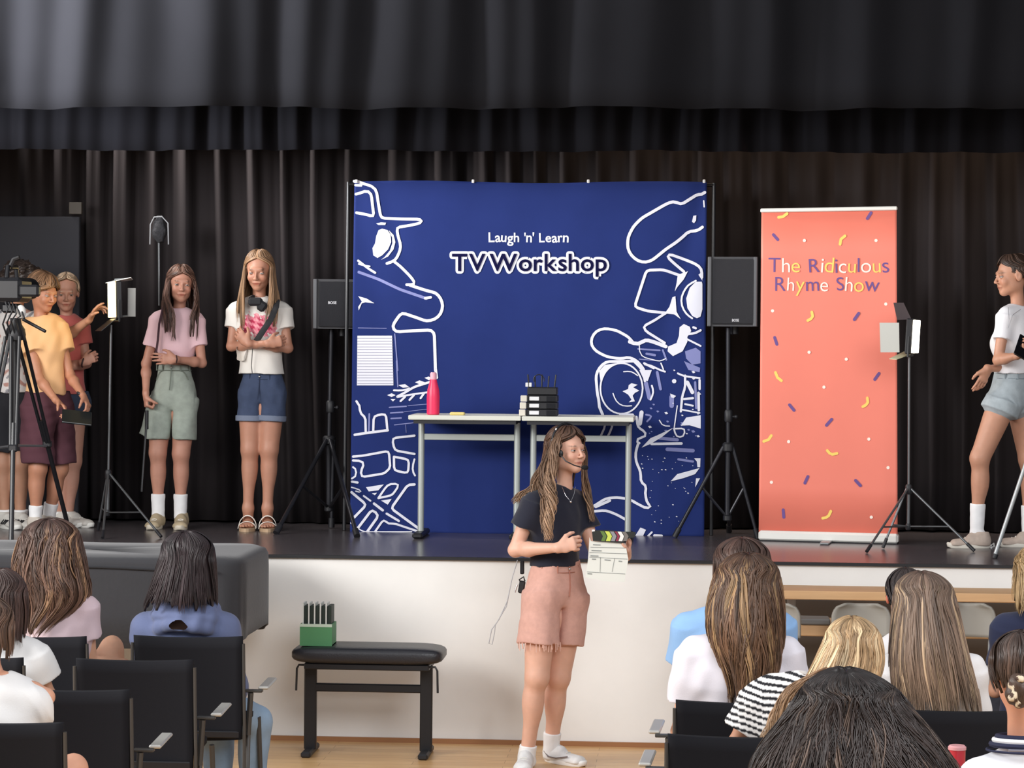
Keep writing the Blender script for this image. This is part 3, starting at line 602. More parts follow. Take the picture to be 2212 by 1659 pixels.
# dark stage flat behind the left group, haze put into its raised grey
a = W(-160, 468, 15.25); c = W(180, 468, 15.25)
o = MB().box(((a[0]+c[0])/2, 15.17, (STZ+a[2])/2), (c[0]-a[0], .04, a[2]-STZ), bev=.004).build('stage_flat', mat('dark_flat', '303036', .85)); tag(o, 'plain dark stage flat standing behind the children at the far left', 'panel')
o = MB().box(W(164, 450, 15.15), (28*mpp(15.15), .03, 26*mpp(15.15)), bev=.003).build('lit_gap_block', mat('brown_box', '4A443E', .7)); tag(o, 'small brown block in place of a lit gap above the dark flat', 'box')  # brown block, its colour stands in for a small lit gap
# ================================================================ piano bench + green box
YBn = 12.68
def bp(x, y, Y=YBn): return W(x, y, Y)
a = bp(636, 1415); c = bp(962, 1415); xc = (a[0]+c[0])/2; wd = c[0]-a[0]; zt_ = bp(800, 1392, YBn)[2]
t = thing('piano_bench', 'black adjustable piano bench with padded seat against the white stage wall', 'bench', (xc, YBn, 0))
zs = bp(800, 1436, YBn-.14)[2]; zq = bp(800, 1400, YBn-.14)[2]
class _B: pass
def cushion(c, sx, sy, sz, n=28):
    V = []; us = np.linspace(-math.pi/2, math.pi/2, n//2); F = []
    for i, ph in enumerate(us):
        for j in range(n*2):
            th = 2*math.pi*j/(n*2); e = .28
            cx_, sx_ = math.cos(th), math.sin(th); cp, sp = math.cos(ph), math.sin(ph); f = lambda v, e: math.copysign(abs(v)**e, v)
            V.append((c[0]+sx/2*f(cp, .35)*f(cx_, e), c[1]+sy/2*f(cp, .35)*f(sx_, e), c[2]+sz/2*f(sp, .6)))
    m_ = n*2
    F = [[i*m_+j, i*m_+(j+1) % m_, (i+1)*m_+(j+1) % m_, (i+1)*m_+j] for i in range(len(us)-1) for j in range(m_)]
    return V, F
V, F = cushion((xc, YBn, (zs+zq)/2), wd, .33, zq-zs+.006); obj('padded_seat', V, F, mat('black_leather', '26262B', .38, bump=.15, bscale=120), t, True)
b = MB(); b.box((xc, YBn, zs-.014), (wd*.82, .27, .03), bev=.004); b.build('seat_frame', M_steel, t)
zf = 0
for sx, x in ((-1, 671), (1, 921)):
    X = bp(x, 1500)[0]
    b = MB(); b.box((X, YBn, zs/2+.005), (.062, .034, zs-.03), bev=.006); b.cur = 0
    l = b.build('leg', M_steel, t)
    MB().box((X, YBn, .016), (.05, .32, .03), bev=.008).build('foot', M_plastic, l)
    MB().box((X, YBn, zs-.14), (.05, .03, .26), bev=.006).build('inner_post', M_steel, l)
    xo = bp(x+sx*8, 1436)[0]; xe = bp(648 if sx < 0 else 949, 1436)[0]
    MB().tube([(xo, YBn-.1, zs-.012), (xe-sx*.01, YBn-.1, zs-.012), (xe, YBn-.1, zs-.03), (xe+.003*sx, YBn-.1, zs-.14)], .0055, 8).build('adjusting_lever', M_steel, t, True)
b = MB(); b.box((xc, YBn, bp(800, 1486)[2]), (bp(921, 1486)[0]-bp(671, 1486)[0], .03, 18*mpp(YBn)), bev=.005); b.build('cross_beam', M_steel, t)
gx = bp(689, 1394); zg = zq+.002
t = thing('file_box', 'green card box standing on the left end of the piano bench', 'box', (gx[0], YBn-.03, zg))
gw = bp(723, 1394)[0]-bp(654, 1394)[0]
gh = 47*mpp(YBn)
b = MB(); Yg = YBn-.03
M_green = mat('green_card', '4E8A5C', .6)
for dx, dy, sx, sy in ((0, -.075, gw, .006), (0, .075, gw, .006), (-gw/2+.003, 0, .006, .15), (gw/2-.003, 0, .006, .15)): b.box((gx[0]+dx, Yg+dy, zg+gh/2), (sx, sy, gh))
b.box((gx[0], Yg, zg+.003), (gw, .15, .006)); b.build('card_box', M_green, t)
b = MB(); b.box((gx[0], Yg-.076, zg+gh-.006), (gw, .008, .014)); b.build('pale_rim', mat('pale_green_rim', 'BFD0BE', .6), t)
for k in range(5):
    x = gx[0]-gw/2+.028+k*.029
    t = thing('clapper_stick_bundle', ['leftmost', 'second from the left', 'middle', 'second from the right', 'rightmost'][k]+' of the five dark card bundles in the green box', 'card', (x, Yg, zg+.01), 'dark cards standing in the green box')
    MB().box((x, Yg, zg+gh*.5+.052), (.020, .11, gh+.076), bev=.002).build('dark_cards', mat('dark_green_card', '1D2A22', .6), t)
    MB().box((x-.0145, Yg-.01, zg+gh*.5+.058), (.006, .115, gh+.09)).build('white_divider', mat('white_card', 'D6D8D2', .7), t)
# ================================================================ covered piano
YP0, YP1 = 12.0, 12.92
zt_ = W(400, 1172, YP1)[2]
x1 = W(573, 1230, YP1-.25)[0]; x0 = x1-1.75
t = thing('covered_piano', 'large piano under a dark grey quilted cover in front of the stage at the left', 'piano', ((x0+x1)/2, (YP0+YP1)/2, 0))
zb = W(500, 1405, YP0)[2]
M_cov = mat('dark_grey_cover', '2B2B2F', .9, noise=.06, nscale=12, bump=.12, bscale=60, sheen=.2)
def pcover():
    # rounded slab with flared skirt, corners rounded
    prof = [(0.0, -.06), (.55, -.03), (.93, -.004), (.985, 0.012), (1.0, .035), (1.003, .10), (1.002, .28), (1.0, zt_-zb)]
    n = 96; V = []; cx_, cy_ = (x0+x1)/2, (YP0+YP1)/2; hx, hy = (x1-x0)/2, (YP1-YP0)/2
    for k, (s_, dz) in enumerate(prof):
        for j in range(n):
            th = 2*math.pi*j/n; e = .22
            f = lambda v: math.copysign(abs(v)**e, v)
            x = cx_+hx*s_*f(math.cos(th)); y = cy_+hy*s_*f(math.sin(th))
            z = zt_-max(dz, 0)
            if k == len(prof)-1: # rounded lower corner near the right end
                u = (x-cx_)/hx; z = zb+.05*max(0, (abs(u)-.93)/.07)**2
            if 3 < k: x += .004*math.sin(th*23)*(dz*2); y += .006*math.sin(th*17+1)*(dz*2)
            V.append((x, y, z+.004*math.sin(x*5)*(k < 3)))
    F = [[k*n+j, k*n+(j+1) % n, (k+1)*n+(j+1) % n, (k+1)*n+j] for k in range(len(prof)-1) for j in range(n)]
    return V, F
V, F = pcover(); o = obj('cover', V, F, M_cov, t, True); md = o.modifiers.new('t', 'SOLIDIFY'); md.thickness = .008; md.offset = 1
b = MB(); b.tube([(x, YP0-.004, zt_-.055+.006*math.sin(x*6)) for x in np.linspace(x0+.15, x1-.12, 40)], .006, 6); b.build('seam', mat('cover_seam', '1E1E22', .9), t, True)
b = MB(); b.box(((x0+x1)/2, (YP0+YP1)/2, (zt_+zb)/2+.02), (x1-x0-.1, YP1-YP0-.1, zt_-zb-.12), bev=.02); b.build('piano_body', M_plastic, t)
for x, y in ((x1-.3, YP0+.2), (x0+.3, YP0+.2), ((x0+x1)/2, YP1-.2)): MB().lathe((x, y, 0), [(.03, 0), (.035, .05), (.05, zb+.05)], 12).build('leg', M_plastic, t, True)
# ================================================================ stacked tables and seats, lower right
M_ply = mat('light_wood', 'C9A074', .5, noise=.1, nscale=4, stretch=(1, 12, 12)); M_seat = mat('grey_beige_seat', '8C867C', .5); M_seatd = mat('dark_grey_bin', '6E6A66', .6)
YT = 12.55
xa = W(1560, 1290, YT)[0]; xb = xa+2.6
for k, (yt, yb2, Y, lab) in enumerate(((1280, 1299, 12.62, 'upper long light wood bench board in front of the stage at the right'), (1352, 1377, 12.45, 'lower long light wood bench board in front of the stage at the right'))):
    za = W(1900, yt-1, Y)[2]; zb_ = W(1900, yb2-1, Y)[2]
    t = thing('bench_table', lab, 'bench', ((xa+xb)/2, Y, 0), 'light wood benches before the stage')
    MB().box(((xa+xb)/2, Y+.15, (za+zb_)/2), (xb-xa, .30 if k == 0 else .34, za-zb_), bev=.004).build('board', M_ply, t)
    for x in (xa+.35, xb-.35): MB().box((x, Y+.2, (zb_)/2), (.04, .04, zb_), bev=.004).build('leg', M_grey_metal, t)
for px0, px1, lab in ((1618, 1728, 'grey moulded seat shell beside the wavy-haired girl, right of her head'), (1796, 1922, 'grey moulded seat shell left of the long-haired girl'), (2058, 2148, 'grey moulded seat shell right of the long-haired girl')):
    Y = 12.34; a = W(px0, 1302, Y); c = W(px1, 1302, Y); wd = max(c[0]-a[0], 116*mpp(Y)); xc2 = (a[0]+c[0])/2 if px0 != 2058 else c[0]-wd/2
    if px0 == 1618: xc2 = c[0]-wd/2
    zt2 = a[2]; h = .40
    t = thing('seat_shell_chair', lab, 'chair', (xc2, Y, 0), 'grey moulded chairs pushed to the bench boards')
    def shell(u, v, xc2=xc2, wd=wd, zt2=zt2, Y=Y):
        z = zt2-.16*v; k = wd/2*(.55+.45*math.sqrt(max(0.0, 1-(max(0, .45-v)/.45)**2.2)))
        return (xc2+u*k, Y-.02*v+.05*u*u*-1, z)
    grid(shell, np.linspace(-1, 1, 15), np.linspace(0, 1, 12), M_seat, 'backrest', t, thick=.012)
    V, F = cushion((xc2, Y-.22, .44), wd*1.05, .40, .03, 16); obj('seat', V, F, M_seat, t, True)
    for sx in (-1, 1):
        for sy in (-1, 1): MB().tube([(xc2+sx*wd*.4, Y-.2+sy*.15, .44), (xc2+sx*wd*.5, Y-.2+sy*.2, .0)], .010, 8).build('leg', M_grey_metal, t, True)
    MB().tube([(xc2-wd*.4, Y-.02, .44), (xc2-wd*.42, Y-.01, zt2-.15), (xc2+wd*.42, Y-.01, zt2-.15), (xc2+wd*.4, Y-.02, .44)], .010, 8).build('back_frame', M_grey_metal, t, True)
a = W(1728, 1333, 12.5); c = W(1792, 1347, 12.5)
o = MB().box((a+c)/2, (c[0]-a[0], .16, a[2]-c[2]), bev=.006).build('flat_case', mat('dark_grey_bin', '6E6A66', .6)); tag(o, 'small dark grey case lying on the lower bench board', 'case')
a = W(1668, 1300, 13.03); b = MB(); b.box(((a[0]+xb)/2, 13.03, W(1900, 1297, 13.03)[2]/2), (xb-a[0], .02, W(1900, 1297, 13.03)[2]), bev=.003); o = b.build('back_panel', mat('grey_brown_panel', '6B655F', .6)); tag(o, 'plain grey-brown panel standing behind the light wood bench boards', 'panel')
# ================================================================ audience chairs
M_cloth = mat('black_chair_fabric', '15151A', .9, bump=.1, bscale=500, spec=.25); M_cpost = mat('dark_grey_tube', '4A4846', .4, .4)
def chair(xc, Y, ztop, yaw, label, arm, group):
    """backrest top edge centre at (xc, Y, ztop); faces the stage"""
    t = thing('audience_chair', label, 'chair', (xc, Y+.25, 0), group)
    ca, sa = math.cos(yaw), math.sin(yaw); O = np.array([xc, Y, 0])
    P = lambda x, y, z: O+np.array([x*ca-y*sa, x*sa+y*ca, z])
    wd = .46; zbm = ztop-.44
    def back(u, v): return P(u*wd/2*(1-.02*v), .035*(1-u*u)+.04*v*(1-v)*1.2+.03*v, ztop-.012*(1-u*u)-v*(ztop-zbm))
    grid(back, np.linspace(-1, 1, 17), np.linspace(0, 1, 10), M_cloth, 'backrest', t, thick=.022)
    V, F = cushion((0, .29, .44), .46, .44, .05, 16); obj('seat', [P(*v) for v in V], F, M_cloth, t, True)
    for s in (-1, 1):
        b = MB(); b.tube([P(s*.238, .035, .15), P(s*.238, .03, zbm+.08), P(s*.236, 0.0, ztop-.03)], .007, 8); b.build('back_post', M_cpost, t, True)
        b = MB(); b.tube([P(s*.25, .0, .008), P(s*.245, .10, .42)], .011, 8); b.build('leg', M_cpost, t, True)
        b = MB(); b.tube([P(s*.25, .53, .008), P(s*.245, .44, .42)], .011, 8); b.build('leg', M_cpost, t, True)
    for s in arm:
        zr = .60; b = MB()
        b.tube([P(s*.25, .06, .40), P(s*.262, .05, zr-.02)], .012, 8); b.box(P(s*.275, .055, zr-.012), (.075, .03, .012), bev=.003); b.build('arm_post', M_cpost, t, True)
        R = np.array([[ca, -sa, 0], [sa, ca, 0], [0, 0, 1]]); MB().box(P(s*.315, .20, zr), (.045, .30, .014), R, .005).build('armrest', mat('pale_metal_armrest', 'C8C6C0', .35, .5), t)
    MB().box(P(0, .04, zbm+.02), (.44, .02, .03), bev=.004).build('back_rail', M_steel, t)
    return t
def chair_at(px0, px1, ptop, d, zt_, yaw, label, arm, group):
    a = W(px0, ptop, d); c = W(px1, ptop, d); return chair((a[0]+c[0])/2, d, W((px0+px1)/2, ptop, d)[2], yaw, label, arm, group)
gl = 'black fabric chairs of the left audience block'; gr = 'black fabric chairs of the right audience block'
chair_at(291, 521, 1374, 10.62, 0, .04, 'black chair behind the dark-haired girl in the blue-grey hoodie', (1,), gl)
chair_at(-38, 177, 1374, 10.68, 0, .04, 'black chair behind the wavy-haired girl in the pale pink shirt', (), gl)
chair_at(162, 420, 1424, 9.83, 0, .05, 'empty black chair directly behind the hoodie girl, second row from the stage', (1,), gl)
chair_at(-205, 53, 1420, 9.9, 0, .05, 'black chair with only its right corner showing, behind the white-shirted girl at the left edge', (), gl)
chair_at(6, 279, 1489, 9.02, 0, .06, 'empty black chair in the third row, to the right of the raised bare arm', (1,), gl)
chair_at(-160, 133, 1560, 8.25, 0, .06, 'nearest black chair in the bottom left corner', (), gl)
chair_at(1480, 1706, 1516, 9.60, 0, -.05, 'black chair behind the wavy-haired girl in the white shirt', (-1,), gr)
chair_at(1940, 2168, 1534, 9.50, 0, -.02, 'black chair behind the girl with long straight brown hair', (), gr)
chair_at(1463, 1711, 1590, 8.85, 0, -.05, 'black chair under the striped shirt, at the aisle', (-1,), gr)
chair_at(1455, 1720, 1690, 8.10, 0, -.05, 'nearest black chair at the aisle of the right block, mostly below the frame', (-1,), gr)
# ================================================================ people: smooth-union bodies turned into one mesh
class Field:
    def __init__(s, lo, hi, h):
        s.lo = np.array(lo, dtype=float)-3*h; s.h = h; s.n = np.ceil((np.array(hi)+3*h-s.lo)/h).astype(int)+1
        s.F = np.full(s.n, .08, dtype=np.float32)
    def block(s, a, b):
        i0 = np.clip(np.floor((a-s.lo)/s.h).astype(int), 0, s.n); i1 = np.clip(np.ceil((b-s.lo)/s.h).astype(int)+1, 0, s.n)
        if (i1 <= i0).any(): return None
        ax = [(s.lo[k]+s.h*np.arange(i0[k], i1[k])).astype(np.float32) for k in range(3)]
        return tuple(slice(i0[k], i1[k]) for k in range(3)), np.stack(np.meshgrid(*ax, indexing='ij'), -1)
    def put(s, fn, a, b, k=.0, op='u'):
        pad = k+2.5*s.h; q = s.block(np.minimum(a, b)-pad, np.maximum(a, b)+pad)
        if q is None: return s
        sl, P = q; d = fn(P).astype(np.float32); F = s.F[sl]
        if op == 'u':
            if k > 0: h = np.clip(.5+.5*(F-d)/k, 0, 1); s.F[sl] = F*(1-h)+d*h-k*h*(1-h)
            else: s.F[sl] = np.minimum(F, d)
        elif op == 's':
            if k > 0: h = np.clip(.5-.5*(F+d)/k, 0, 1); s.F[sl] = F*(1-h)-d*h+k*h*(1-h)
            else: s.F[sl] = np.maximum(F, -d)
        return s
    def cone(s, a, b, ra, rb, k=.02, flat=False, op='u'):
        a = np.asarray(a, float); b = np.asarray(b, float); L = np.linalg.norm(b-a)+1e-9; u = (b-a)/L; m = max(ra, rb)
        def fn(P):
            q = P-a; t = q@u; tc = np.clip(t/L, 0, 1)
            if flat:
                r = np.linalg.norm(q-t[..., None]*u, axis=-1)-(ra+(rb-ra)*np.clip(t/L, -.2, 1.2)); return np.maximum(np.maximum(r, -t), t-L)
            return np.linalg.norm(q-(tc*L)[..., None]*u, axis=-1)-(ra+(rb-ra)*tc)
        return s.put(fn, np.minimum(a, b)-m, np.maximum(a, b)+m, k, op)
    def ell(s, c, r, R=None, k=.02, op='u'):
        c = np.asarray(c, float); r = np.asarray(r, float); R = np.eye(3) if R is None else R; m = r.max()
        def fn(P):
            q = ((P-c)@R)/r; l = np.linalg.norm(q, axis=-1); return (l-1)*r.min()*np.clip(l, .6, 1)**0
        return s.put(fn, c-m, c+m, k, op)
    def etube(s, a, b, sa, sb, u, k=.03, flat=False, op='u', pw=2.0):
        """elliptical tube; sa=(half width along u, half depth)"""
        a = np.asarray(a, float); b = np.asarray(b, float); L = np.linalg.norm(b-a)+1e-9; w = (b-a)/L; u = unit(u-w*(np.asarray(u)@w)); v = np.cross(w, u); m = max(*sa, *sb)
        def fn(P):
            q = P-a; t = q@w; tc = np.clip(t/L, 0, 1); ru = sa[0]+(sb[0]-sa[0])*tc; rv = sa[1]+(sb[1]-sa[1])*tc
            x = q@u; y = q@v; e = t-tc*L; rm = np.minimum(ru, rv)
            if flat: l = (np.abs(x/ru)**pw+np.abs(y/rv)**pw)**(1/pw); return np.maximum((l-1)*rm, np.abs(e)-.0001*0 if False else np.maximum(-t, t-L))
            l = (np.abs(x/ru)**pw+np.abs(y/rv)**pw+np.abs(e/rm)**pw)**(1/pw); return (l-1)*rm
        return s.put(fn, np.minimum(a, b)-m, np.maximum(a, b)+m, k, op)
    def cut(s, o, n):
        o = np.asarray(o, float); n = unit(n); ax = [(s.lo[k]+s.h*np.arange(s.n[k])) for k in range(3)]
        d = ((ax[0]-o[0])*n[0])[:, None, None]+((ax[1]-o[1])*n[1])[None, :, None]+((ax[2]-o[2])*n[2])[None, None, :]
        s.F = np.maximum(s.F, d.astype(np.float32)); return s
    def wrinkle(s, amp, f=1., seed=0, vert=.5):
        r = np.random.RandomState(seed); ax = [(s.lo[k]+s.h*np.arange(s.n[k])) for k in range(3)]; X, Y, Z = np.meshgrid(*ax, indexing='ij', sparse=True); t = 0
        for i in range(5):
            d = r.randn(3); d[2] *= vert; d = d/np.linalg.norm(d)*f*(22+18*i); ph = r.rand()*6.28
            t = t+np.sin(X*d[0]+Y*d[1]+Z*d[2]+ph+1.3*np.sin(X*9*r.randn()+Z*7+ph))/(1+.5*i)
        s.F = s.F+(amp*.5*t).astype(np.float32); return s
    def mesh(s):
        """naive surface nets"""
        F = s.F; ins = F < 0; nx, ny, nz = F.shape
        c = sum(ins[i:nx-1+i, j:ny-1+j, k:nz-1+k].astype(np.int8) for i in (0, 1) for j in (0, 1) for k in (0, 1))
        I = np.argwhere((c > 0) & (c < 8)); idx = np.full((nx-1, ny-1, nz-1), -1, dtype=np.int32); idx[tuple(I.T)] = np.arange(len(I))
        cs = [(i, j, k) for i in (0, 1) for j in (0, 1) for k in (0, 1)]; val = {q: F[I[:, 0]+q[0], I[:, 1]+q[1], I[:, 2]+q[2]] for q in cs}
        S_ = np.zeros((len(I), 3)); n = np.zeros(len(I))
        for q in cs:
            for ax in range(3):
                if q[ax]: continue
                q2 = tuple(q[i]+(i == ax) for i in range(3)); a, b = val[q], val[q2]; m = (a < 0) != (b < 0)
                t = np.where(m, a/(a-b+1e-12), 0); p = np.zeros((len(I), 3)); p[:] = q; p[:, ax] += t; S_ += p*m[:, None]; n += m
        V = s.lo+s.h*(I+S_/np.maximum(n, 1)[:, None]); Q = []
        for ax in range(3):
            o1, o2 = [(1, 2), (2, 0), (0, 1)][ax]
            sl0 = [slice(1, -1)]*3; sl0[ax] = slice(0, F.shape[ax]-1); sl1 = list(sl0); sl1[ax] = slice(1, F.shape[ax])
            A, B = ins[tuple(sl0)], ins[tuple(sl1)]
            for flip in (0, 1):
                E_ = np.argwhere(A & ~B if not flip else ~A & B)
                if not len(E_): continue
                base = E_.copy(); base[:, o1] += 1; base[:, o2] += 1; g = []
                for d1, d2 in ((0, 0), (-1, 0), (-1, -1), (0, -1)):
                    q = base.copy(); q[:, o1] += d1; q[:, o2] += d2; g.append(idx[tuple(q.T)])
                g = np.stack(g, 1); Q.append(g if flip else g[:, ::-1])
        Q = np.concatenate(Q); Q = Q[(Q >= 0).all(1)]
        return V, Q[:, ::-1]
def smooth_mesh(V, Q, it=1, lam=.5):
    for _ in range(it):
        A = np.zeros_like(V); n = np.zeros(len(V))
        for i in range(4):
            for j in ((i+1) % 4, (i+3) % 4): np.add.at(A, Q[:, i], V[Q[:, j]]); np.add.at(n, Q[:, i], 1)
        V = V*(1-lam)+lam*A/np.maximum(n, 1)[:, None]
    return V
def build_field(f, name, m, parent, it=1, colfn=None, label=None):
    V, Q = f.mesh()
    if it: V = smooth_mesh(V, Q, it)
    return obj(name, V, Q, m, parent, True, col=None if colfn is None else colfn(V), label=label)
def bounds(pts, pad):
    P = np.array(pts); return P.min(0)-pad, P.max(0)+pad
def rotm(yaw, pitch=0., roll=0.):
    """yaw about z (positive turns the face to image right), pitch forward (down), roll; face looks along -Y at rest"""
    cy, sy = math.cos(yaw), math.sin(yaw); cp, sp = math.cos(pitch), math.sin(pitch); cr, sr = math.cos(roll), math.sin(roll)
    Rz = np.array([[cy, -sy, 0], [sy, cy, 0], [0, 0, 1]]); Rx = np.array([[1, 0, 0], [0, cp, -sp], [0, sp, cp]]); Ry = np.array([[cr, 0, sr], [0, 1, 0], [-sr, 0, cr]])
    return Rz@Rx@Ry
SKIN = {}
def skin_mat(): return mat('skin', 'D9A48A', .5, attr=True, noise=.05, nscale=30, sss=.12)
def head(f, c, R, q, face=True, k0=.015, chin=1.):
    L = lambda x, y, z: c+R@(np.array([x, y, z])*q)
    e = lambda x, y, z, r, k=.02, op='u': f.ell(L(x, y, z), np.array(r)*q, R, k, op)
    e(0, .018, .032, (.073, .090, .080), .0); e(0, -.022, -.028, (.052, .062, .070), .03); e(0, -.060, -.088*chin, (.022, .020, .018), .03)
    for s in (-1, 1): e(s*.036, -.004, -.060, (.016, .03, .022), .03)
    if face:
        for s in (-1, 1):
            e(s*.033, -.064, -.028, (.020, .018, .020), .02); e(s*.031, -.096, .002, (.017, .016, .011), .012, 's')
        f.cone(L(-.030, -.076, .022), L(.030, -.076, .022), .009*q, .009*q, .014)
        f.cone(L(0, -.082, .010), L(0, -.104, -.026), .0055*q, .0080*q, .010)
        for s in (-1, 1): e(s*.0095, -.096, -.030, (.007, .009, .006), .006)
        f.cone(L(-.019, -.080, -.053), L(.019, -.080, -.053), .0055*q, .0055*q, .008); f.cone(L(-.007, -.083, -.0525), L(.007, -.083, -.0525), .004*q, .004*q, .007)
        f.cone(L(-.013, -.079, -.0645), L(.013, -.079, -.0645), .0058*q, .0058*q, .007)
    for s in (-1, 1):
        e(s*.074, .012, -.004, (.010, .020, .031), .006); e(s*.083, .004, .0, (.006, .010, .018), .005, 's')
def face_cols(V, c, R, q, base, brow=(.25, .16, .1), lips=None):
    base = np.array(lin(base)); col = np.tile(base, (len(V), 1)); P = (V-c)@R/q
    lips = np.array([base[0]*.78, base[1]*.45, base[2]*.45]) if lips is None else np.array(lips)
    def mix(w, cc):
        nonlocal col
        col = col*(1-w[:, None])+np.array(cc)*w[:, None]
    fr = P[:, 1] < -.05
    w = np.exp(-(((np.abs(P[:, 0])-.036)/.016)**2+((P[:, 2]+.030)/.016)**2))*.35*fr; mix(w, base*[1.02, .72, .68])
    w = np.clip(1.9-np.sqrt((P[:, 0]/.026)**2+((P[:, 2]+.0585)/.0085)**2)*1.7, 0, 1)*fr; mix(w*.85, lips); w = np.clip(1.5-np.sqrt((P[:, 0]/.022)**2+((P[:, 2]+.0585)/.0022)**2), 0, 1)*fr; mix(w*.6, lips*.35)
    x = np.abs(P[:, 0]); w = np.clip(1.5-np.sqrt(((x-.032)/.017)**2+((P[:, 2]-.0235+.03*(x-.03))/.0040)**2)*1.3, 0, 1)*fr; mix(w*.75, brow)
    w = np.clip(1.4-np.sqrt(((x-.031)/.017)**2+((P[:, 2]-.002)/.010)**2), 0, 1)*fr; mix(w*.35, base*[.6, .5, .5])
    return col
def eyes(parent, c, R, q, iris='4A5A60', gaze=(0, 0), closed=.0):
    m = mat('eye', 'F0ECE6', .2, attr=True)
    for s in (-1, 1):
        ec = c+R@(np.array([s*.031, -.0735, .002])*q); r = .0118*q; V = []; n = 14
        for i in range(n+1):
            for j in range(2*n): a, b = math.pi*i/n, math.pi*j/n; V.append((math.sin(a)*math.cos(b), math.sin(a)*math.sin(b), math.cos(a)))
        V = np.array(V); F = np.array([[i*2*n+j, i*2*n+(j+1) % (2*n), (i+1)*2*n+(j+1) % (2*n), (i+1)*2*n+j] for i in range(n) for j in range(2*n)])
        g = unit([gaze[0], -1, gaze[1]-.15]); a = np.arccos(np.clip(V@g, -1, 1)); col = np.tile(np.array(lin('B8AEA8')), (len(V), 1)); col[a < .60] = lin(iris); col[a < .32] = lin('101010')
        col[V[:, 2] > .22] = lin('3E2A26'); col[V[:, 2] > .42] = lin('B98C78'); col[V[:, 2] < -.40] = lin('B98C78')    # lashes and lids
        obj('eye', (V*r)@R.T+ec, F, m, parent, True, col=col)
def hand(f, w, d, n, t, q=1., curl=(.35, .4, .45, .5), tcurl=.4, spread=.07, flex=1.):
    """w wrist, d finger direction, n palm-facing normal, t direction towards the thumb side"""
    d = unit(d); n = unit(n-d*(np.asarray(n)@d)); t = unit(np.cross(d, n))*math.copysign(1, np.cross(d, n)@t)
    w = np.asarray(w, float)
    f.etube(w-d*.01, w+d*.03*q, (.024*q, .018*q), (.030*q, .014*q), t, .015)
    f.etube(w+d*.025*q, w+d*.078*q, (.030*q, .0145*q), (.037*q, .0125*q), t, .012)
    for i, (o, L) in enumerate(((.029, .88), (.0100, 1.0), (-.0095, .95), (-.0285, .76))):
        a = w+d*(.080-.004*abs(i-1))*q+t*o*q; dd = unit(d+t*spread*(1.5-i)*.8); ang = curl[i]; r = (.0092, .0092, .0088, .0080)[i]*q; tot = 0
        for j, ln in enumerate((.044, .027, .021)):
            tot += ang*(.9, 1.1, .7)[j]; v = dd*math.cos(tot)+n*math.sin(tot); b = a+v*ln*L*q; f.cone(a, b, r*(1, .93, .86)[j], r*(.93, .86, .74)[j], .003 if j or True else .006); a = b
    a = w+d*.022*q+t*.022*q; v = unit(d*.62+t*.72+n*tcurl*.5); b = a+v*.038*q; f.cone(a, b, .014*q, .0115*q, .012)
    v2 = unit(d*.85+t*.35+n*tcurl*1.1); c2 = b+v2*.030*q; f.cone(b, c2, .0108*q, .0095*q, .004); v3 = unit(d*.9+t*.1+n*tcurl*1.6); f.cone(c2, c2+v3*.020*q, .0095*q, .0075*q, .003)
def arm(f, sh, el, wr, q=1., r=1., k=.03):
    f.cone(sh, el, .043*q*r, .034*q*r, k); f.ell(el, np.array([.033]*3)*q*r, None, .012)
    m = el+(wr-el)*.3; f.cone(el, m, .032*q*r, .035*q*r, .015); f.cone(m, wr, .035*q*r, .0225*q*r, .02)
def leg(f, hip, kn, an, q=1., r=1., fw=(0, -1, 0)):
    fw = np.array(fw, float); f.cone(hip, kn, .072*q*r, .051*q*r, .03); f.cone(hip+(kn-hip)*.3, kn, .075*q*r, .050*q*r, .03); f.ell(kn+fw*.008*q, (.045*q*r, .049*q*r, .055*q*r), None, .025)
    cf = kn+(an-kn)*.30-fw*.014*q; f.cone(kn, an, .044*q*r, .032*q*r, .025); f.ell(cf, (.049*q*r, .053*q*r, .10*q), None, .03)
def foot(f, an, toe, q=1.):
    d = unit((toe-an)*[1, 1, 0]); hl = an-d*.03*q; hl[2] = toe[2]
    f.cone(an, hl+[0, 0, .025*q], .033*q, .028*q, .02); f.etube(hl+[0, 0, .022*q]+d*.03*q, toe-d*.045*q+[0, 0, .010*q], (.030*q, .026*q), (.040*q, .014*q), np.cross(d, (0, 0, 1)), .025)
    s = np.cross(d, (0, 0, 1))
    for i in range(5): p = toe-d*(.045+.006*abs(i-1.2)*1)*q+s*(.032-.016*i)*q+[0, 0, .010*q]; f.cone(p, p+d*(.040-.004*i)*q, .010*q-.0008*i, .0085*q-.0008*i, .004)
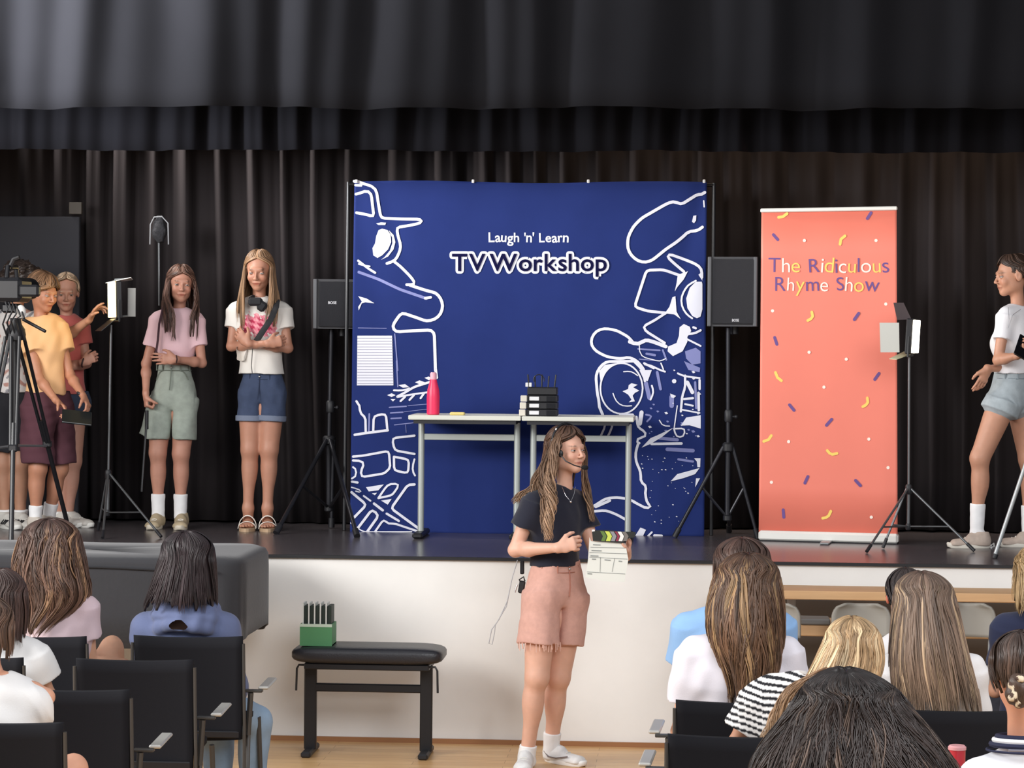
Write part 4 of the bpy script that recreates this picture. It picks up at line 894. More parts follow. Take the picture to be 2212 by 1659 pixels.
def torso(f, sk, q, e=0., lower=None, sx=1., depth=1., chest=0.):
    """sk: dict with neck, shL, shR, hipL, hipR (world). e inflates (for clothes)."""
    sh = (sk['shL']+sk['shR'])/2; hp = (sk['hipL']+sk['hipR'])/2; u = unit((sk['shR']-sk['shL'])*[1, 1, .3]); fw = np.cross((0, 0, 1), u); fw = unit(fw) if fw[1] < 0 or sk.get('back') else unit(fw)
    uh = unit((sk['hipR']-sk['hipL'])*[1, 1, 0]) if np.linalg.norm((sk['hipR']-sk['hipL'])[:2]) > .05 else u
    hw = np.linalg.norm(sk['shR']-sk['shL'])/2*sx; ax = hp-sh
    P = lambda t: sh+ax*t
    pts = [(-.02, hw*.72, .058), (.12, hw*.90, .080), (.32, hw*.88, .092), (.60, hw*.74, .078), (.84, hw*.84, .088), (1.02, hw*.90, .094)]
    for (t0, a0, b0), (t1, a1, b1) in zip(pts, pts[1:]):
        uu = u*(1-(t0+t1)/2)+uh*(t0+t1)/2
        f.etube(P(t0), P(t1), (a0+e, b0*q*depth+e), (a1+e, b1*q*depth+e), uu, .05)
    for s in ('shL', 'shR'):
        f.cone(sk[s], sh+(sk[s]-sh)*.3+[0, 0, .0], .036*q+e, .050*q+e, .03); f.cone(sk['neck']+(sh-sk['neck'])*.55, sk[s]+(sh-sk[s])*.12+[0, 0, .012], .036*q+e, .026*q+e, .04)
    if chest:
        for s in (-1, 1): f.ell(P(.33)+u*s*hw*.42+fw*(.040+.022*chest)*q, (.052*q+e, .044*q+e, .050*q+e), None, .05)
def shoe(parent, heel, toe, q, color, sole='E8E6E0', name='shoe', label=None, stripe=None, h=.0045, opn=True):
    d = unit((toe-heel)*[1, 1, 0]); z0 = heel[2]; L = np.linalg.norm((toe-heel)[:2]); s = np.cross(d, (0, 0, 1)); up = np.array([0, 0, 1.])
    lo, hi = bounds([heel, toe, heel+up*.11], .06); f = Field(lo, hi, h); a = heel+d*.035*q; b = toe-d*.045*q
    f.etube(a+up*.030*q, b+up*.022*q, (.036*q, .038*q), (.045*q, .030*q), s, .0); f.etube(a+up*.055*q, heel+d*.10*q+up*.060*q, (.036*q, .034*q), (.030*q, .030*q), s, .025); f.cone(heel+d*.05*q+up*.05*q, heel+d*.045*q+up*.085*q, .040*q, .038*q, .015)
    f.cut([0, 0, z0+.016], (0, 0, -1)); f.cut([0, 0, z0+.094*q], (0, 0, 1))
    sh = build_field(f, name, mat('shoe_'+color, color, .7, noise=.15, nscale=25, bump=.1, bscale=90), parent, 1, label=label)
    n = 22; V = []; F = []
    for k, (zz, g) in enumerate(((0, .97), (.004, 1.0), (.020, 1.03), (.026, 1.0))):
        for j in range(n):
            t = 2*math.pi*j/n; x = math.cos(t); y = math.sin(t); w_ = (.040+.008*x)*q*g; V.append((heel+toe)/2*[1, 1, 0]+d*x*L/2*g*1.0+s*y*w_+[0, 0, z0+zz+(.006 if x > .85 else 0)])
    for k in range(3): F += [[k*n+j, k*n+(j+1) % n, (k+1)*n+(j+1) % n, (k+1)*n+j] for j in range(n)]
    F += [list(range(n))[::-1], [3*n+j for j in range(n)]]
    obj('sole', V, F, mat('sole_'+sole, sole, .6), sh, True)
    b_ = MB()
    for k in range(4):
        c = heel+d*(L*.42+k*.020*q)+up*(.066-.006*k)*q+[0, 0, .004]; b_.tube([c-s*.016*q, c+up*.004, c+s*.016*q], .0028, 6)
    b_.build('laces', mat('lace', 'E8E4DC', .8), sh, True)
    return sh
def sock(parent, top, ankle, heel, q, color='F0EFEF', band=None):
    lo, hi = bounds([top, ankle, heel], .06); f = Field(lo, hi, .0045); d = unit(ankle-top)
    f.cone(top, ankle+d*.015*q, .0435*q, .037*q, .0, True); f.cone(ankle, np.array([(ankle[0]*2+heel[0])/3, (ankle[1]*2+heel[1])/3, min(ankle[2], heel[2]+.06)]), .037*q, .037*q, .01)
    f.wrinkle(.0015, 2, 3, 2)
    return build_field(f, 'sock', mat('sock_'+color, color, .9, bump=.1, bscale=200), parent, 0)
# ---- hair
def rings_cap(q, top=.125, rx=.086, ry=.106, cz=.026, cy=.018, hair_line=1.28, n=9):
    R_ = []
    for ph in np.linspace(.03, 1.55, n):
        sp, cp = math.sin(ph), math.cos(ph); g = 0 if ph < hair_line-.25 else 1.05*min(1, (ph-hair_line+.25)/.45)
        R_.append((0, cy, cz+(top-cz)*cp, rx*sp, ry*(.35+.65*sp) if ph < .8 else ry*(.35+.65*sp), g))
    return [(a*q, b*q, c*q, d*q, e*q, g) for a, b, c, d, e, g in R_]
def hair(parent, c, R, rings, color, q=1., n=260, w=.006, wave=.006, wf=2.0, seed=1, c2=None, rough=.42, ends=.0, jit=.003, name='hair', shell_off=-.004, flip=1, base_dark=.55, part=0., endr=(.82, 1.), streak=None, sfrac=.2, bv=.28):
    """rings: (x, y, z, rx, ry, gap) in the head frame; angle 0 = back of the head"""
    Rg = np.array(rings, dtype=float); K = len(Rg); r = np.random.RandomState(seed)
    # dense smooth interpolation along the rings
    M_ = 44; tt = np.linspace(0, K-1, M_)
    def cr(t):
        i = int(min(max(math.floor(t), 0), K-2)); f = t-i; p0, p1, p2, p3 = Rg[max(i-1, 0)], Rg[i], Rg[i+1], Rg[min(i+2, K-1)]
        return .5*(2*p1+(p2-p0)*f+(2*p0-5*p1+4*p2-p3)*f*f+(3*p1-p0-3*p2+p3)*f**3)
    D = np.array([cr(t) for t in tt]); 
    for _ in range(7): D[1:-1, :5] = .25*D[:-2, :5]+.5*D[1:-1, :5]+.25*D[2:, :5]
    D[:, 5] = np.clip(D[:, 5], 0, 2.9); D[:, 3:5] = np.maximum(D[:, 3:5], .004)
    def pt(s_, i, off=0.):
        d = D[i]; th = s_*(math.pi-d[5]); ro = off
        p = np.array([d[0]+(d[3]+ro)*math.sin(th), d[1]+(d[4]+ro)*math.cos(th), d[2]]); nrm = np.array([math.sin(th)*(d[4]+.01), math.cos(th)*(d[3]+.01), 0])
        if part and i < 22: p[2] -= part*math.exp(-(p[0]/.012)**2)
        return p, nrm/(np.linalg.norm(nrm)+1e-9)
    NS = 90; sv = np.linspace(-1, 1, NS); grs = r.rand(8)*6.28; V = []
    for i_ in range(M_):
        a = i_/(M_-1)
        for s_ in sv:
            i = min(M_-1, int(round(i_*(.90+.05*math.sin(s_*23+grs[4])+.05*math.sin(s_*61+grs[5])))))
            g = (math.sin(s_*41+grs[0]+1.5*math.sin(a*3*wf+grs[2])*a)*.5+math.sin(s_*87+grs[1]+2*math.sin(a*7))*.3+math.sin(s_*17+grs[3])*.6)*min(1, a*2.2+.15)
            p, nn = pt(s_, i, shell_off+wave*.45*g); V.append(p)
    V = np.array(V); F = np.array([[i*NS+j, i*NS+j+1, (i+1)*NS+j+1, (i+1)*NS+j] for i in range(M_-1) for j in range(NS-1)])
    c1 = np.array(lin(color)); cc2 = c1 if c2 is None else np.array(lin(c2))
    tcol = (np.arange(M_)/(M_-1))[:, None]**1.5; base = (c1*(1-tcol)+cc2*tcol); bc = np.repeat(base[:, None, :], NS, 1); bc = bc*(base_dark+.35*np.sin(sv*60+2)[None, :, None]*.5)
    Vw = V@R.T+c; hm = mat('hair_%d' % int(rough*100), color, rough, attr=True, spec=.45, bump=.0)
    o = obj(name, Vw, F, hm, parent, True, col=bc.reshape(-1, 3)); md = o.modifiers.new('thickness', 'SOLIDIFY'); md.thickness = .008; md.offset = -1
    SV = []; SF = []; SCO = []; nv = 0; nst = 4
    gold = None if streak is None else np.array(lin(streak))
    for k in range(n):
        if k % 9 == 0: cs = r.uniform(-1, 1); cph, cph2, cbr, cgo, cen, ccv = r.rand()*6.28, r.rand()*6.28, float(np.clip(r.normal(1, bv), .4, 1.9)), r.rand() < sfrac, r.uniform(*endr), r.uniform(.6, 1.3)
        s0 = cs+r.normal(0, .022); s0 = max(-1., min(1., s0)); i0 = int(r.beta(1, 4)*12) if r.rand() < .8 else int(r.uniform(0, M_*.5)); i1 = int(M_*(cen+r.uniform(-.03, .01))); i1 = max(i0+8, min(M_-1, i1))
        ph = cph+r.normal(0, .25); ph2 = cph2+r.normal(0, .25); am = wave*ccv*r.uniform(.8, 1.2); lift = r.uniform(0, jit*1.6); br = cbr*float(np.clip(r.normal(1, .16), .6, 1.5)); ww = w*r.uniform(.5, 1.35); tl = r.rand()
        st = list(range(i0, i1+1, 1 if i1-i0 < 26 else 1)); pts = []; nn_ = []
        for i in st:
            a = (i-i0)/max(1, i1-i0); amp = am*min(1, a*1.3+.04)*min(1, max(.06, (i-9)/14))
            p, nn = pt(s0, i, lift+amp*.5*math.sin(a*wf*6.28+ph)); tg = np.array([nn[1], -nn[0], 0]); pts.append(p+tg*amp*math.cos(a*wf*6.28+ph2)*1.3+np.array([0, 0, ends*r.randn()*0])); nn_.append(nn)
        pts = np.array(pts)@R.T+c; nn_ = np.array(nn_)@R.T; T = np.gradient(pts, axis=0); T /= np.linalg.norm(T, axis=1)[:, None]+1e-9; B = np.cross(T, nn_); B /= np.linalg.norm(B, axis=1)[:, None]+1e-9
        m_ = len(pts); tp = np.minimum(1, np.minimum(np.linspace(.35, 6, m_), np.linspace(7, .12, m_)))[:, None]*ww/2
        N2 = np.cross(B, T)
        for sx, sy in ((1, 0), (0, .42), (-1, 0), (0, -.42)): SV.append(pts+B*tp*sx+N2*tp*sy)
        aa = np.linspace(i0/(M_-1), i1/(M_-1), m_)[:, None]**1.5; lc = (c1*(1-aa)+cc2*aa)*br
        if gold is not None and cgo: g_ = np.clip((aa-.08)*3, 0, .85); lc = lc*(1-g_)+gold*g_*br
        for _ in range(4): SCO.append(lc)
        q_ = np.arange(m_-1)
        for e in range(4):
            a0 = nv+e*m_+q_; b0 = nv+((e+1) % 4)*m_+q_; SF.append(np.stack([a0, b0, b0+1, a0+1], 1))
        nv += 4*m_
    obj('hair_strands', np.concatenate(SV), np.concatenate(SF), hm, o, True, col=np.concatenate(SCO))['kind'] = 'stuff'
    return o

def short_hair(t, c, R, q, color, seed=1, top=.125, n=260, w=.006, len_=.0, gap=1.25, side=-.03, nape=-.07, c2=None, wave=.003, fringe=True, rough=.5, rx=.083, ry=.104, hl=1.2):
    rg_ = rings_cap(q, top, rx, ry, hair_line=hl)+[(0, .025, side*q, .080*q, .088*q, gap+.15), (0, .045, nape*q, .058*q, .060*q, gap+.35)]
    o = hair(t, c, R, rg_, color, q, n, w, wave, 1.5, seed, c2=c2, rough=rough, endr=(.7, 1)); return o
def hair_lump(t, c, r, R, color, name='bun', seed=1, amp=.006, h=.005, m=None, f2=3):
    c = np.asarray(c, float); f = Field(c-max(r)*1.3, c+max(r)*1.3, h); f.ell(c, r, R, 0); f.wrinkle(amp, f2, seed, 1); return build_field(f, name, m or mat('hair_plain_'+color, color, .45, noise=.35, nscale=60, bump=.4, bscale=120, stretch=(1, 1, .3)), t, 0)
def lock(t, pts, r, color, name='hair_lock', n=7, seed=1, curl=.012, turns=3., w=.006, c2=None, hm=None, ctr=None):
    """bundle of wavy strands along a path"""
    rr = np.random.RandomState(seed); pts = np.array(pts, float); k = 26; tt = np.linspace(0, len(pts)-1, k); P = []
    for x in tt:
        i = int(min(x, len(pts)-2)); f = x-i; p0, p1, p2, p3 = pts[max(i-1, 0)], pts[i], pts[i+1], pts[min(i+2, len(pts)-1)]
        P.append(.5*(2*p1+(p2-p0)*f+(2*p0-5*p1+4*p2-p3)*f*f+(3*p1-p0-3*p2+p3)*f**3))
    P = np.array(P); b = MB(); V = []; F = []; CO = []; nv = 0; c1 = np.array(lin(color)); cc2 = c1 if c2 is None else np.array(lin(c2))
    for j in range(n):
        ph = rr.rand()*6.28; ro = r*rr.rand()**.5; an = rr.rand()*6.28; ww = w*rr.uniform(.6, 1.3); br = rr.uniform(.6, 1.5)
        a = np.linspace(0, 1, k); am = curl*np.minimum(1, a*1.8)
        tap = (1-.55*a**2)
        off = np.stack([np.cos(an)*ro*tap+am*np.cos(a*turns*6.28+ph), np.sin(an)*ro*tap+am*np.sin(a*turns*6.28+ph), rr.uniform(-.01, .01)*a], 1)
        Q = P+off; T = np.gradient(Q, axis=0); T /= np.linalg.norm(T, axis=1)[:, None]+1e-9; B = np.cross(T, [0, 1, .1]); B /= np.linalg.norm(B, axis=1)[:, None]+1e-9; N2 = np.cross(B, T); tp = (np.minimum(1, np.minimum(np.linspace(.1, 7, k), np.linspace(6, .15, k)))*ww/2)[:, None]
        for sx, sy in ((1, 0), (0, .6), (-1, 0), (0, -.6)): V.append(Q+B*tp*sx+N2*tp*sy)
        lc = (c1*(1-a[:, None])+cc2*a[:, None])*br; CO += [lc]*4; q_ = np.arange(k-1)
        for e in range(4): a0 = nv+e*k+q_; b0 = nv+((e+1) % 4)*k+q_; F.append(np.stack([a0, b0, b0+1, a0+1], 1))
        nv += 4*k
    return obj(name, np.concatenate(V), np.concatenate(F), mat('hair_42', color, .42, attr=True), t, True, col=np.concatenate(CO))
# ================================================================ people on the stage
def sleeve_cap(f, sh, el, frac, r0, r1):
    e = sh+(el-sh)*frac; f.cone(sh, e, r0, r1, .03, True)
def neck_cut(f, neck, c, r=.052, dz=.0):
    f.ell(neck+np.array([0, -.012, .035+dz]), (r, r*.95, .045), None, .01, 's')
def person(label, base, group=None): return thing('person', label, 'person', base, group)
def PX(Y, q=None): return lambda x, y, dy=0.: W(x, y, Y+dy)
H_ = .0042
def make_body(t, sk, q, skin, hd, brow=(.08, .05, .03), arms=(), legs=(), hands=(), feet=(), face=True, h=H_, tor=True, neckr=.0355, iris='4A5A60', gaze=(0, 0), ar=1., lr=1., tw=.90, hq=.88):
    pts = [sk[k] for k in sk if isinstance(sk[k], np.ndarray) and sk[k].shape == (3,)]
    lo, hi = bounds(pts+[hd[0]+[0, 0, .13], hd[0]-[0, 0, .1]], .13); f = Field(lo, hi, h); c, R = hd
    if tor: torso(f, sk, q, -.022, sx=tw)
    head(f, c, R, q, face)
    f.cone(sk['neck']+[0, .006, -.02], c+R@np.array([0, .022, -.045])*q, neckr*q*1.08, neckr*q, .025)
    for a, b, w_ in arms: arm(f, sk[a], sk[b], sk[w_], q, ar)
    for a, b, w_ in legs: leg(f, sk[a], sk[b], sk[w_], q, lr, sk.get('fw', (0, -1, 0)))
    for hh in hands: hand(f, *hh[0], q=q*hq, **hh[1])
    for a, b in feet: foot(f, sk[a], sk[b], q)
    o = build_field(f, 'body', skin_mat(), t, 1, lambda V: face_cols(V, c, R, q, skin, brow))
    if face: eyes(t, c, R, q, iris, gaze)
    return o
def tshirt(t, sk, q, color, hem, sl, frac=.62, e=.012, name='t_shirt', m=None, r=(.066, .062), sx=1., wr=.004, seed=1, depth=1., chest=0., cutn=(0, 0, -1), neckr=.058, h=.0055, colfn=None, it=1, ndz=0., extra=None, tw=None):
    pts = [sk[k] for k in ('shL', 'shR', 'hipL', 'hipR', 'neck')]+[sk[a]+(sk[b]-sk[a])*frac for a, b in sl]+[hem]
    lo, hi = bounds(pts, .16); f = Field(lo, hi, h); torso(f, sk, q, e, sx=sx if tw is None else tw, depth=depth, chest=chest)
    hp = (sk['hipL']+sk['hipR'])/2; u = unit(sk['shR']-sk['shL'])
    if extra: extra(f)
    f.cut(hem, cutn)
    for a, b in sl:
        fr = frac if not isinstance(frac, dict) else frac[a]; sleeve_cap(f, sk[a], sk[b], fr, r[0]*q, r[1]*q)
    neck_cut(f, sk['neck'], None, neckr*q, ndz); f.wrinkle(wr, 1., seed)
    return build_field(f, name, m or mat('cloth_'+color, color, .9, bump=.12, bscale=250, sheen=.15), t, it, colfn)
def shorts(t, sk, q, color, waist_z, kn, frac=.62, w=(.155, .105), r=(.098, .098), name='shorts', m=None, wr=.005, seed=2, off=None, h=.0055, fray=None, legs=('L', 'R'), more=()):
    hp = (sk['hipL']+sk['hipR'])/2; hw = np.linalg.norm(sk['hipR']-sk['hipL'])/2; u = unit((sk['hipR']-sk['hipL'])*[1, 1, 0]); top = hp.copy(); top[2] = waist_z
    ends = [sk['hip'+s]+(sk['kn'+s]-sk['hip'+s])*frac for s in legs]
    lo, hi = bounds([top, hp, sk['hipL'], sk['hipR']]+ends, .17); f = Field(lo, hi, h)
    f.etube(top+[0, 0, .03], hp+[0, 0, .03], (w[0]*.80, w[1]*.82), (w[0]*.98, w[1]), u, .0, pw=2.3)
    for i, sd_ in enumerate(legs):
        a = sk['hip'+sd_]; b = ends[i]; dn = unit(sk['kn'+sd_]-a); f.cone(a+(hp-a)*.25+[0, 0, .05], a+dn*.02, r[0]*.75, r[0]*.97, .05); f.cone(a, b, r[0]*.97, r[1], .03, True)
    for m0, m1, ra, rb in more: f.cone(m0, m1, ra, rb, .03, True)
    lw = float(np.linalg.norm(ends[0]-ends[-1]))
    if frac > .3: cr_ = hp-[0, 0, .075]; f.etube(cr_, (ends[0]+ends[-1])/2-[0, 0, .1], (.004, .25), (max(.010, (lw-2*r[1])*.5+.006), .25), u, .02, op='s')
    f.cut(top, (0, 0, 1)); f.wrinkle(wr, 1.1, seed)
    return build_field(f, name, m or mat('denim_'+color, color, .9, noise=.12, nscale=30, bump=.15, bscale=300), t, 1)
def denim_trim(sd, sk, wz, rx, ry, color, fly=1.57, drop=.15, flare=.016):
    u = unit((sk['hipR']-sk['hipL'])*[1, 1, 0]); hp = (sk['hipL']+sk['hipR'])/2; fw = np.cross((0, 0, 1), u); fw = unit(fw if fw[1] < 0 else -fw)
    on = lambda th, z, g=0.: np.array([hp[0], hp[1], z])+u*math.cos(th)*(rx+g+(wz-z)*flare*8)+fw*math.sin(th)*(ry+g+(wz-z)*flare*5)
    m = mat('seam_'+color, color, .9)
    MB().tube([on(th, wz-.034) for th in np.linspace(0, 6.28, 44)], .0022, 6).build('waistband_seam', m, sd, True)
    MB().tube([on(fly, wz-.004), on(fly, wz-.05, .002), on(fly+.02, wz-drop*.7, .004), on(fly+.06, wz-drop, .002)], .0032, 6).build('fly_seam', m, sd, True)
    for c in (-1, 1): MB().tube([on(fly+c*(.55+.5*a), wz-.036-.055*a*a, .001) for a in np.linspace(0, 1, 7)], .0024, 6).build('pocket_seam', m, sd, True)
    MB().ball(on(fly, wz-.017, .003), .0065, 6).build('button', mat('silver_button', 'C8C8C4', .3, 1.), sd, True)
    for c in (-1.25, -.55, .55, 1.25): p = on(fly+c, wz-.017, .003); MB().tube([p+[0, 0, .016], p+[0, 0, -.020]], .0042, 6).build('belt_loop', m, sd, True)

# ---------------- pink girl with boom pole
Yp = 14.80; P = PX(Yp); q = .97
sk = dict(neck=P(387, 664, -.01), shL=P(341, 692, 0), shR=P(425, 693, 0), elL=P(316, 785, .0), wrL=P(315, 852, -.10), elR=P(436, 784, -.02), wrR=P(379, 776, -.17), hipL=P(350, 862), hipR=P(402, 862),
          knL=P(341, 978, -.01), anL=P(342, 1110), knR=P(391, 980, -.01), anR=P(390, 1110))
base = G(367, 1142, STZ); base[1] = Yp
t = person('girl in a pale pink cropped T-shirt and pale grey denim shorts holding a boom pole', base)
hdc = P(391, 613, -.03); hR = rotm(.28, .12, .04)
h1 = ((sk['wrL'], (.06, -.05, -1), (.6, .3, 0), (0, -1, 0)), dict(curl=(1.25, 1.3, 1.3, 1.35), tcurl=1.2))
h2 = ((sk['wrR'], (-1, -.1, 0.02), (0, 1, -.1), (0, 0, 1)), dict(curl=(.12, .15, .2, .3), tcurl=.3))
make_body(t, sk, q, 'BE8974', (hdc, hR), arms=(('shL', 'elL', 'wrL'), ('shR', 'elR', 'wrR')), legs=(('hipL', 'knL', 'anL'), ('hipR', 'knR', 'anR')), hands=(h1, h2), ar=.80, lr=.90, iris='5A6E78')
tshirt(t, sk, q, 'EFC9D0', P(385, 782), (('shL', 'elL'), ('shR', 'elR')), .60, .010, r=(.050, .050), tw=.90, chest=1, wr=.0025)
sd = shorts(t, sk, q, '98A096', P(380, 787)[2], None, .74, (.114, .092), (.070, .086), seed=4, more=((P(346, 850), P(327, 943, .01), .045, .078),))
denim_trim(sd, sk, P(380, 787)[2], .098, .086, '6E766C')
for s in 'LR':
    a = sk['an'+s]; hl = a.copy(); hl[2] = STZ; hl[1] += .05; sx = -1 if s == 'L' else 1
    tip = P(345 if s == 'L' else 398, 1140); toe = np.array([hl[0]+sx*.02+.01, Yp-.18, STZ]); hl[0] += 0
    sock(t, a+(sk['kn'+s]-a)*.33, a+[0, 0, -.01], hl, q); shoe(t, hl, toe, q*1.02, 'B3A284', 'D9CFBC')
# long hair
cap = rings_cap(q, .122, .082, .102)
rg_ = cap+[(0, .01, -.02, .090, .104, .98), (0, .0, -.07, .098, .100, .92), (0, -.005, -.12, .102, .105, .72), (.0, -.01, -.18, .106, .120, .52), (0, -.015, -.25, .108, .130, .44), (0, -.015, -.33, .100, .132, .42)]
hair(t, hdc, rotm(.28, .05), rg_, '77584A', q, 420, .007, .009, 2.5, 3, c2='6A5048', part=.006, endr=(.78, 1))
# strap of the boom kit
b = MB(); b.tube([P(352, 664, -.07), P(344, 700, -.125), P(341, 735, -.135), P(337, 762, -.12)], .007, 8, flat=.4); b.build('shoulder_strap', mat('maroon_strap', '4A2E38', .8), t, True)
MB().tube([P(381, 768, -.185), P(382.5, 776, -.205), P(381, 784, -.185)], .004, 6).build('bracelet', mat('dark_band', '402A2A', .6), t, True)
# boom pole
pa = P(343, 520, -.02); pb = P(345, 600, -.02); pc = P(317, 905, -.16); pd = P(306, 1062, -.22)
t2 = thing('boom_microphone', 'thin boom pole with a dark furry microphone rising behind the pale pink girl', 'microphone', pd)
MB().tube([P(343, 516, .17), P(344, 660, .14)], .006, 8).build('upper_pole', M_poleg, t2, True)
MB().tube([pc+(pa-pc)*.04, pc, pd], .0065, 8).build('lower_pole', M_steel, t2, True)
MB().tube([pc+[0, 0, .05], pc+[0, 0, -.06]], .011, 10).build('grip', M_plastic, t2, True)
c_ = P(345, 497, .17); f = Field(c_-.12, c_+.12, .005); f.ell(c_, (.042, .042, .085), None, 0).wrinkle(.006, 3, 2, 1); build_field(f, 'furry_windscreen', mat('dark_fur', '2E2E32', .95, bump=.6, bscale=80), t2, 0)
MB().tube([P(324, 528, .15), P(325, 485, .15), P(333, 469, .15), P(350, 468, .15), P(363, 482, .15), P(364, 528, .15)], .004, 8).build('shock_mount', mat('pale_wire', '9A9CA0', .4), t2, True)

# ---------------- white T-shirt girl, crossed arms
Yp = 14.78; P = PX(Yp); q = 1.02
sk = dict(neck=P(559, 640, -.01), shL=P(510, 672, 0), shR=P(609, 672, 0), elL=P(500, 748, -.03), wrL=P(580, 742, -.20), elR=P(622, 752, -.03), wrR=P(536, 742, -.17), hipL=P(543, 846), hipR=P(589, 846),
          knL=P(540, 971, -.01), anL=P(536, 1098), knR=P(582, 971, -.01), anR=P(578, 1098))
for s, x in (('L', 532), ('R', 579)): pt_ = W(x, 1120, Yp-.17); sk['toe'+s] = np.array([pt_[0], Yp-.17, STZ+.022])
base = G(556, 1145, STZ); base[1] = Yp
t = person('girl in a white T-shirt with pink print, arms crossed, beside the left speaker', base)
hdc = P(559, 584, -.03); hR = rotm(-.02, .26, .02)
h1 = ((sk['wrL'], (1, .12, .22), (0, 1, .0), (0, 0, 1)), dict(curl=(.85, .9, .95, 1.), tcurl=.9, spread=.03))
h2 = ((sk['wrR'], (-.8, .15, .75), (.1, 1, .1), (-1, 0, 1)), dict(curl=(.55, .6, .6, .6), tcurl=.5, spread=.02))
make_body(t, sk, q, 'B9846C', (hdc, hR), arms=(('shL', 'elL', 'wrL'), ('shR', 'elR', 'wrR')), legs=(('hipL', 'knL', 'anL'), ('hipR', 'knR', 'anR')), hands=(h1, h2), feet=(('anL', 'toeL'), ('anR', 'toeR')), ar=.80, lr=.90, gaze=(0, -.5))
M_wt = mat('white_cotton', 'E9E4DC', .9, bump=.1, bscale=250)
def pinkprint(V):
    col = np.tile(np.array(lin('E6E1DA')), (len(V), 1)); X0 = P(565, 703)[0]; Z0 = P(565, 703)[2]; s_ = mpp(Yp)
    u = (V[:, 0]-X0)/s_; v = (V[:, 2]-Z0)/s_; n = np.sin(u*.35)*3+np.sin(v*.5+u*.2)*3+np.sin(u*.9+v*.6)*2
    m = (np.abs(u)+n*.8 < 38) & (np.abs(v)+n*1.3 < 22) & (V[:, 1] < Yp); col[m] = lin('DF7F90'); m2 = m & (n > 2.2); col[m2] = lin('B53050'); m3 = m & (n < -3.5); col[m3] = lin('F0A6AC'); return col
tshirt(t, sk, q, 'E6E1DA', P(573, 807), (('shL', 'elL'), ('shR', 'elR')), .48, .013, r=(.054, .058), m=mat('printed_cotton', 'E6E1DA', .9, attr=True, bump=.1, bscale=250), chest=.8, colfn=pinkprint, wr=.004, h=.005, tw=.93)
f = Field(P(505, 775)-.1, P(540, 745)+.12, .005); f.cone(P(524, 752, -.10), P(519, 778, -.10), .035, .022, 0, True); f.wrinkle(.006, 2, 3); build_field(f, 'shirt_flap', M_wt, t, 1)
sd = shorts(t, sk, q, '3C4863', P(570, 800)[2], None, .50, (.124, .094), (.076, .080), seed=6)
denim_trim(sd, sk, P(570, 807)[2], .106, .088, '28324A')
for s in 'LR':
    a = sk['hip'+s]+(sk['kn'+s]-sk['hip'+s])*.50; d = unit(sk['kn'+s]-sk['hip'+s]); f = Field(a-.12, a+.12, .005); f.cone(a-d*.030, a+d*.004, .089, .089, 0, True); build_field(f, 'turned_cuff', mat('cuff_denim', '737C90', .9, bump=.15, bscale=300), sd, 1)
rg_ = rings_cap(q, .124, .082, .102)+[(0, .01, -.02, .089, .104, .98), (0, .0, -.08, .098, .100, .88), (0, .0, -.14, .112, .105, .74), (0, -.01, -.20, .124, .120, .60), (0, -.015, -.27, .128, .132, .52), (0, -.015, -.35, .118, .138, .52)]
hair(t, hdc, rotm(0, .05), rg_, '8A6A50', q, 440, .007, .005, 1.5, 5, c2='A07E5E', part=.006, endr=(.80, 1))
b = MB(); b.tube([P(598, 648, -.06), P(596, 664, -.12), P(585, 690, -.152), P(568, 715, -.17), P(553, 738, -.16)], .019, 8, flat=.22, up=(0, 1, 0)); b.build('camera_strap', mat('black_webbing', '1A1A1E', .8), t, True)
b = MB(); b.box(P(552, 652, -.135), (.085, .03, .05), bev=.015); b.box(P(566, 662, -.13), (.05, .03, .06), rotm(0, 0, .6), .012); b.tube([P(540, 645, -.1), P(548, 640, -.06)], .01, 8); b.build('strap_bundle', mat('black_webbing', '1A1A1E', .8), t)
MB().tube([P(546, 748, -.14), P(543, 790, -.13), P(545, 806, -.13)], .0022, 6).build('cord', M_steel, t, True)
M_sandal = mat('white_sandal', 'EDE6DC', .6)
for s in 'LR':
    a = sk['an'+s].copy(); toe = sk['toe'+s]; d = unit((toe-a)*[1, 1, 0]); s_ = np.cross(d, (0, 0, 1)); hl = a-d*.04; hl[2] = STZ
    V = []; n = 20; F = []
    for k, zz in enumerate((0.0, .020)):
        for j in range(n): an_ = 2*math.pi*j/n; c3 = (hl+toe)/2; V.append([c3[0]+d[0]*math.cos(an_)*.128+s_[0]*math.sin(an_)*.048, c3[1]+d[1]*math.cos(an_)*.128+s_[1]*math.sin(an_)*.048, STZ+zz])
    F = [[j, (j+1) % n, (j+1) % n+n, j+n] for j in range(n)]+[list(range(n))[::-1], [n+j for j in range(n)]]
    so = obj('sandal', V, F, mat('cork_sole', 'B79A7C', .7), t)
    for fr, zz, wd in ((.045, .040, .040), (.105, .070, .030)):
        c3 = toe-d*(fr+.03)*1.0; b = MB(); b.tube([c3+s_*.050*math.cos(x_)+np.array([0, 0, -toe[2]+STZ+.012+zz*math.sin(x_)]) for x_ in np.linspace(0, math.pi, 11)], .019, 8, up=d, flat=.22 if False else 1.0); 
        V = []; 
        for x_ in np.linspace(0, math.pi, 13):
            for e_ in (-.018, .018):
                for rr in (1.0, 1.07): V.append(c3*[1, 1, 0]+d*e_+s_*.050*rr*math.cos(x_)+np.array([0, 0, STZ+.014+zz*rr*math.sin(x_)]))
        F = []
        for k in range(12):
            a0 = k*4; b0 = a0+4; F += [[a0, b0, b0+2, a0+2], [a0+1, a0+3, b0+3, b0+1], [a0, a0+1, b0+1, b0], [a0+2, b0+2, b0+3, a0+3]]
        obj('strap', V, F, M_sandal, so, True)
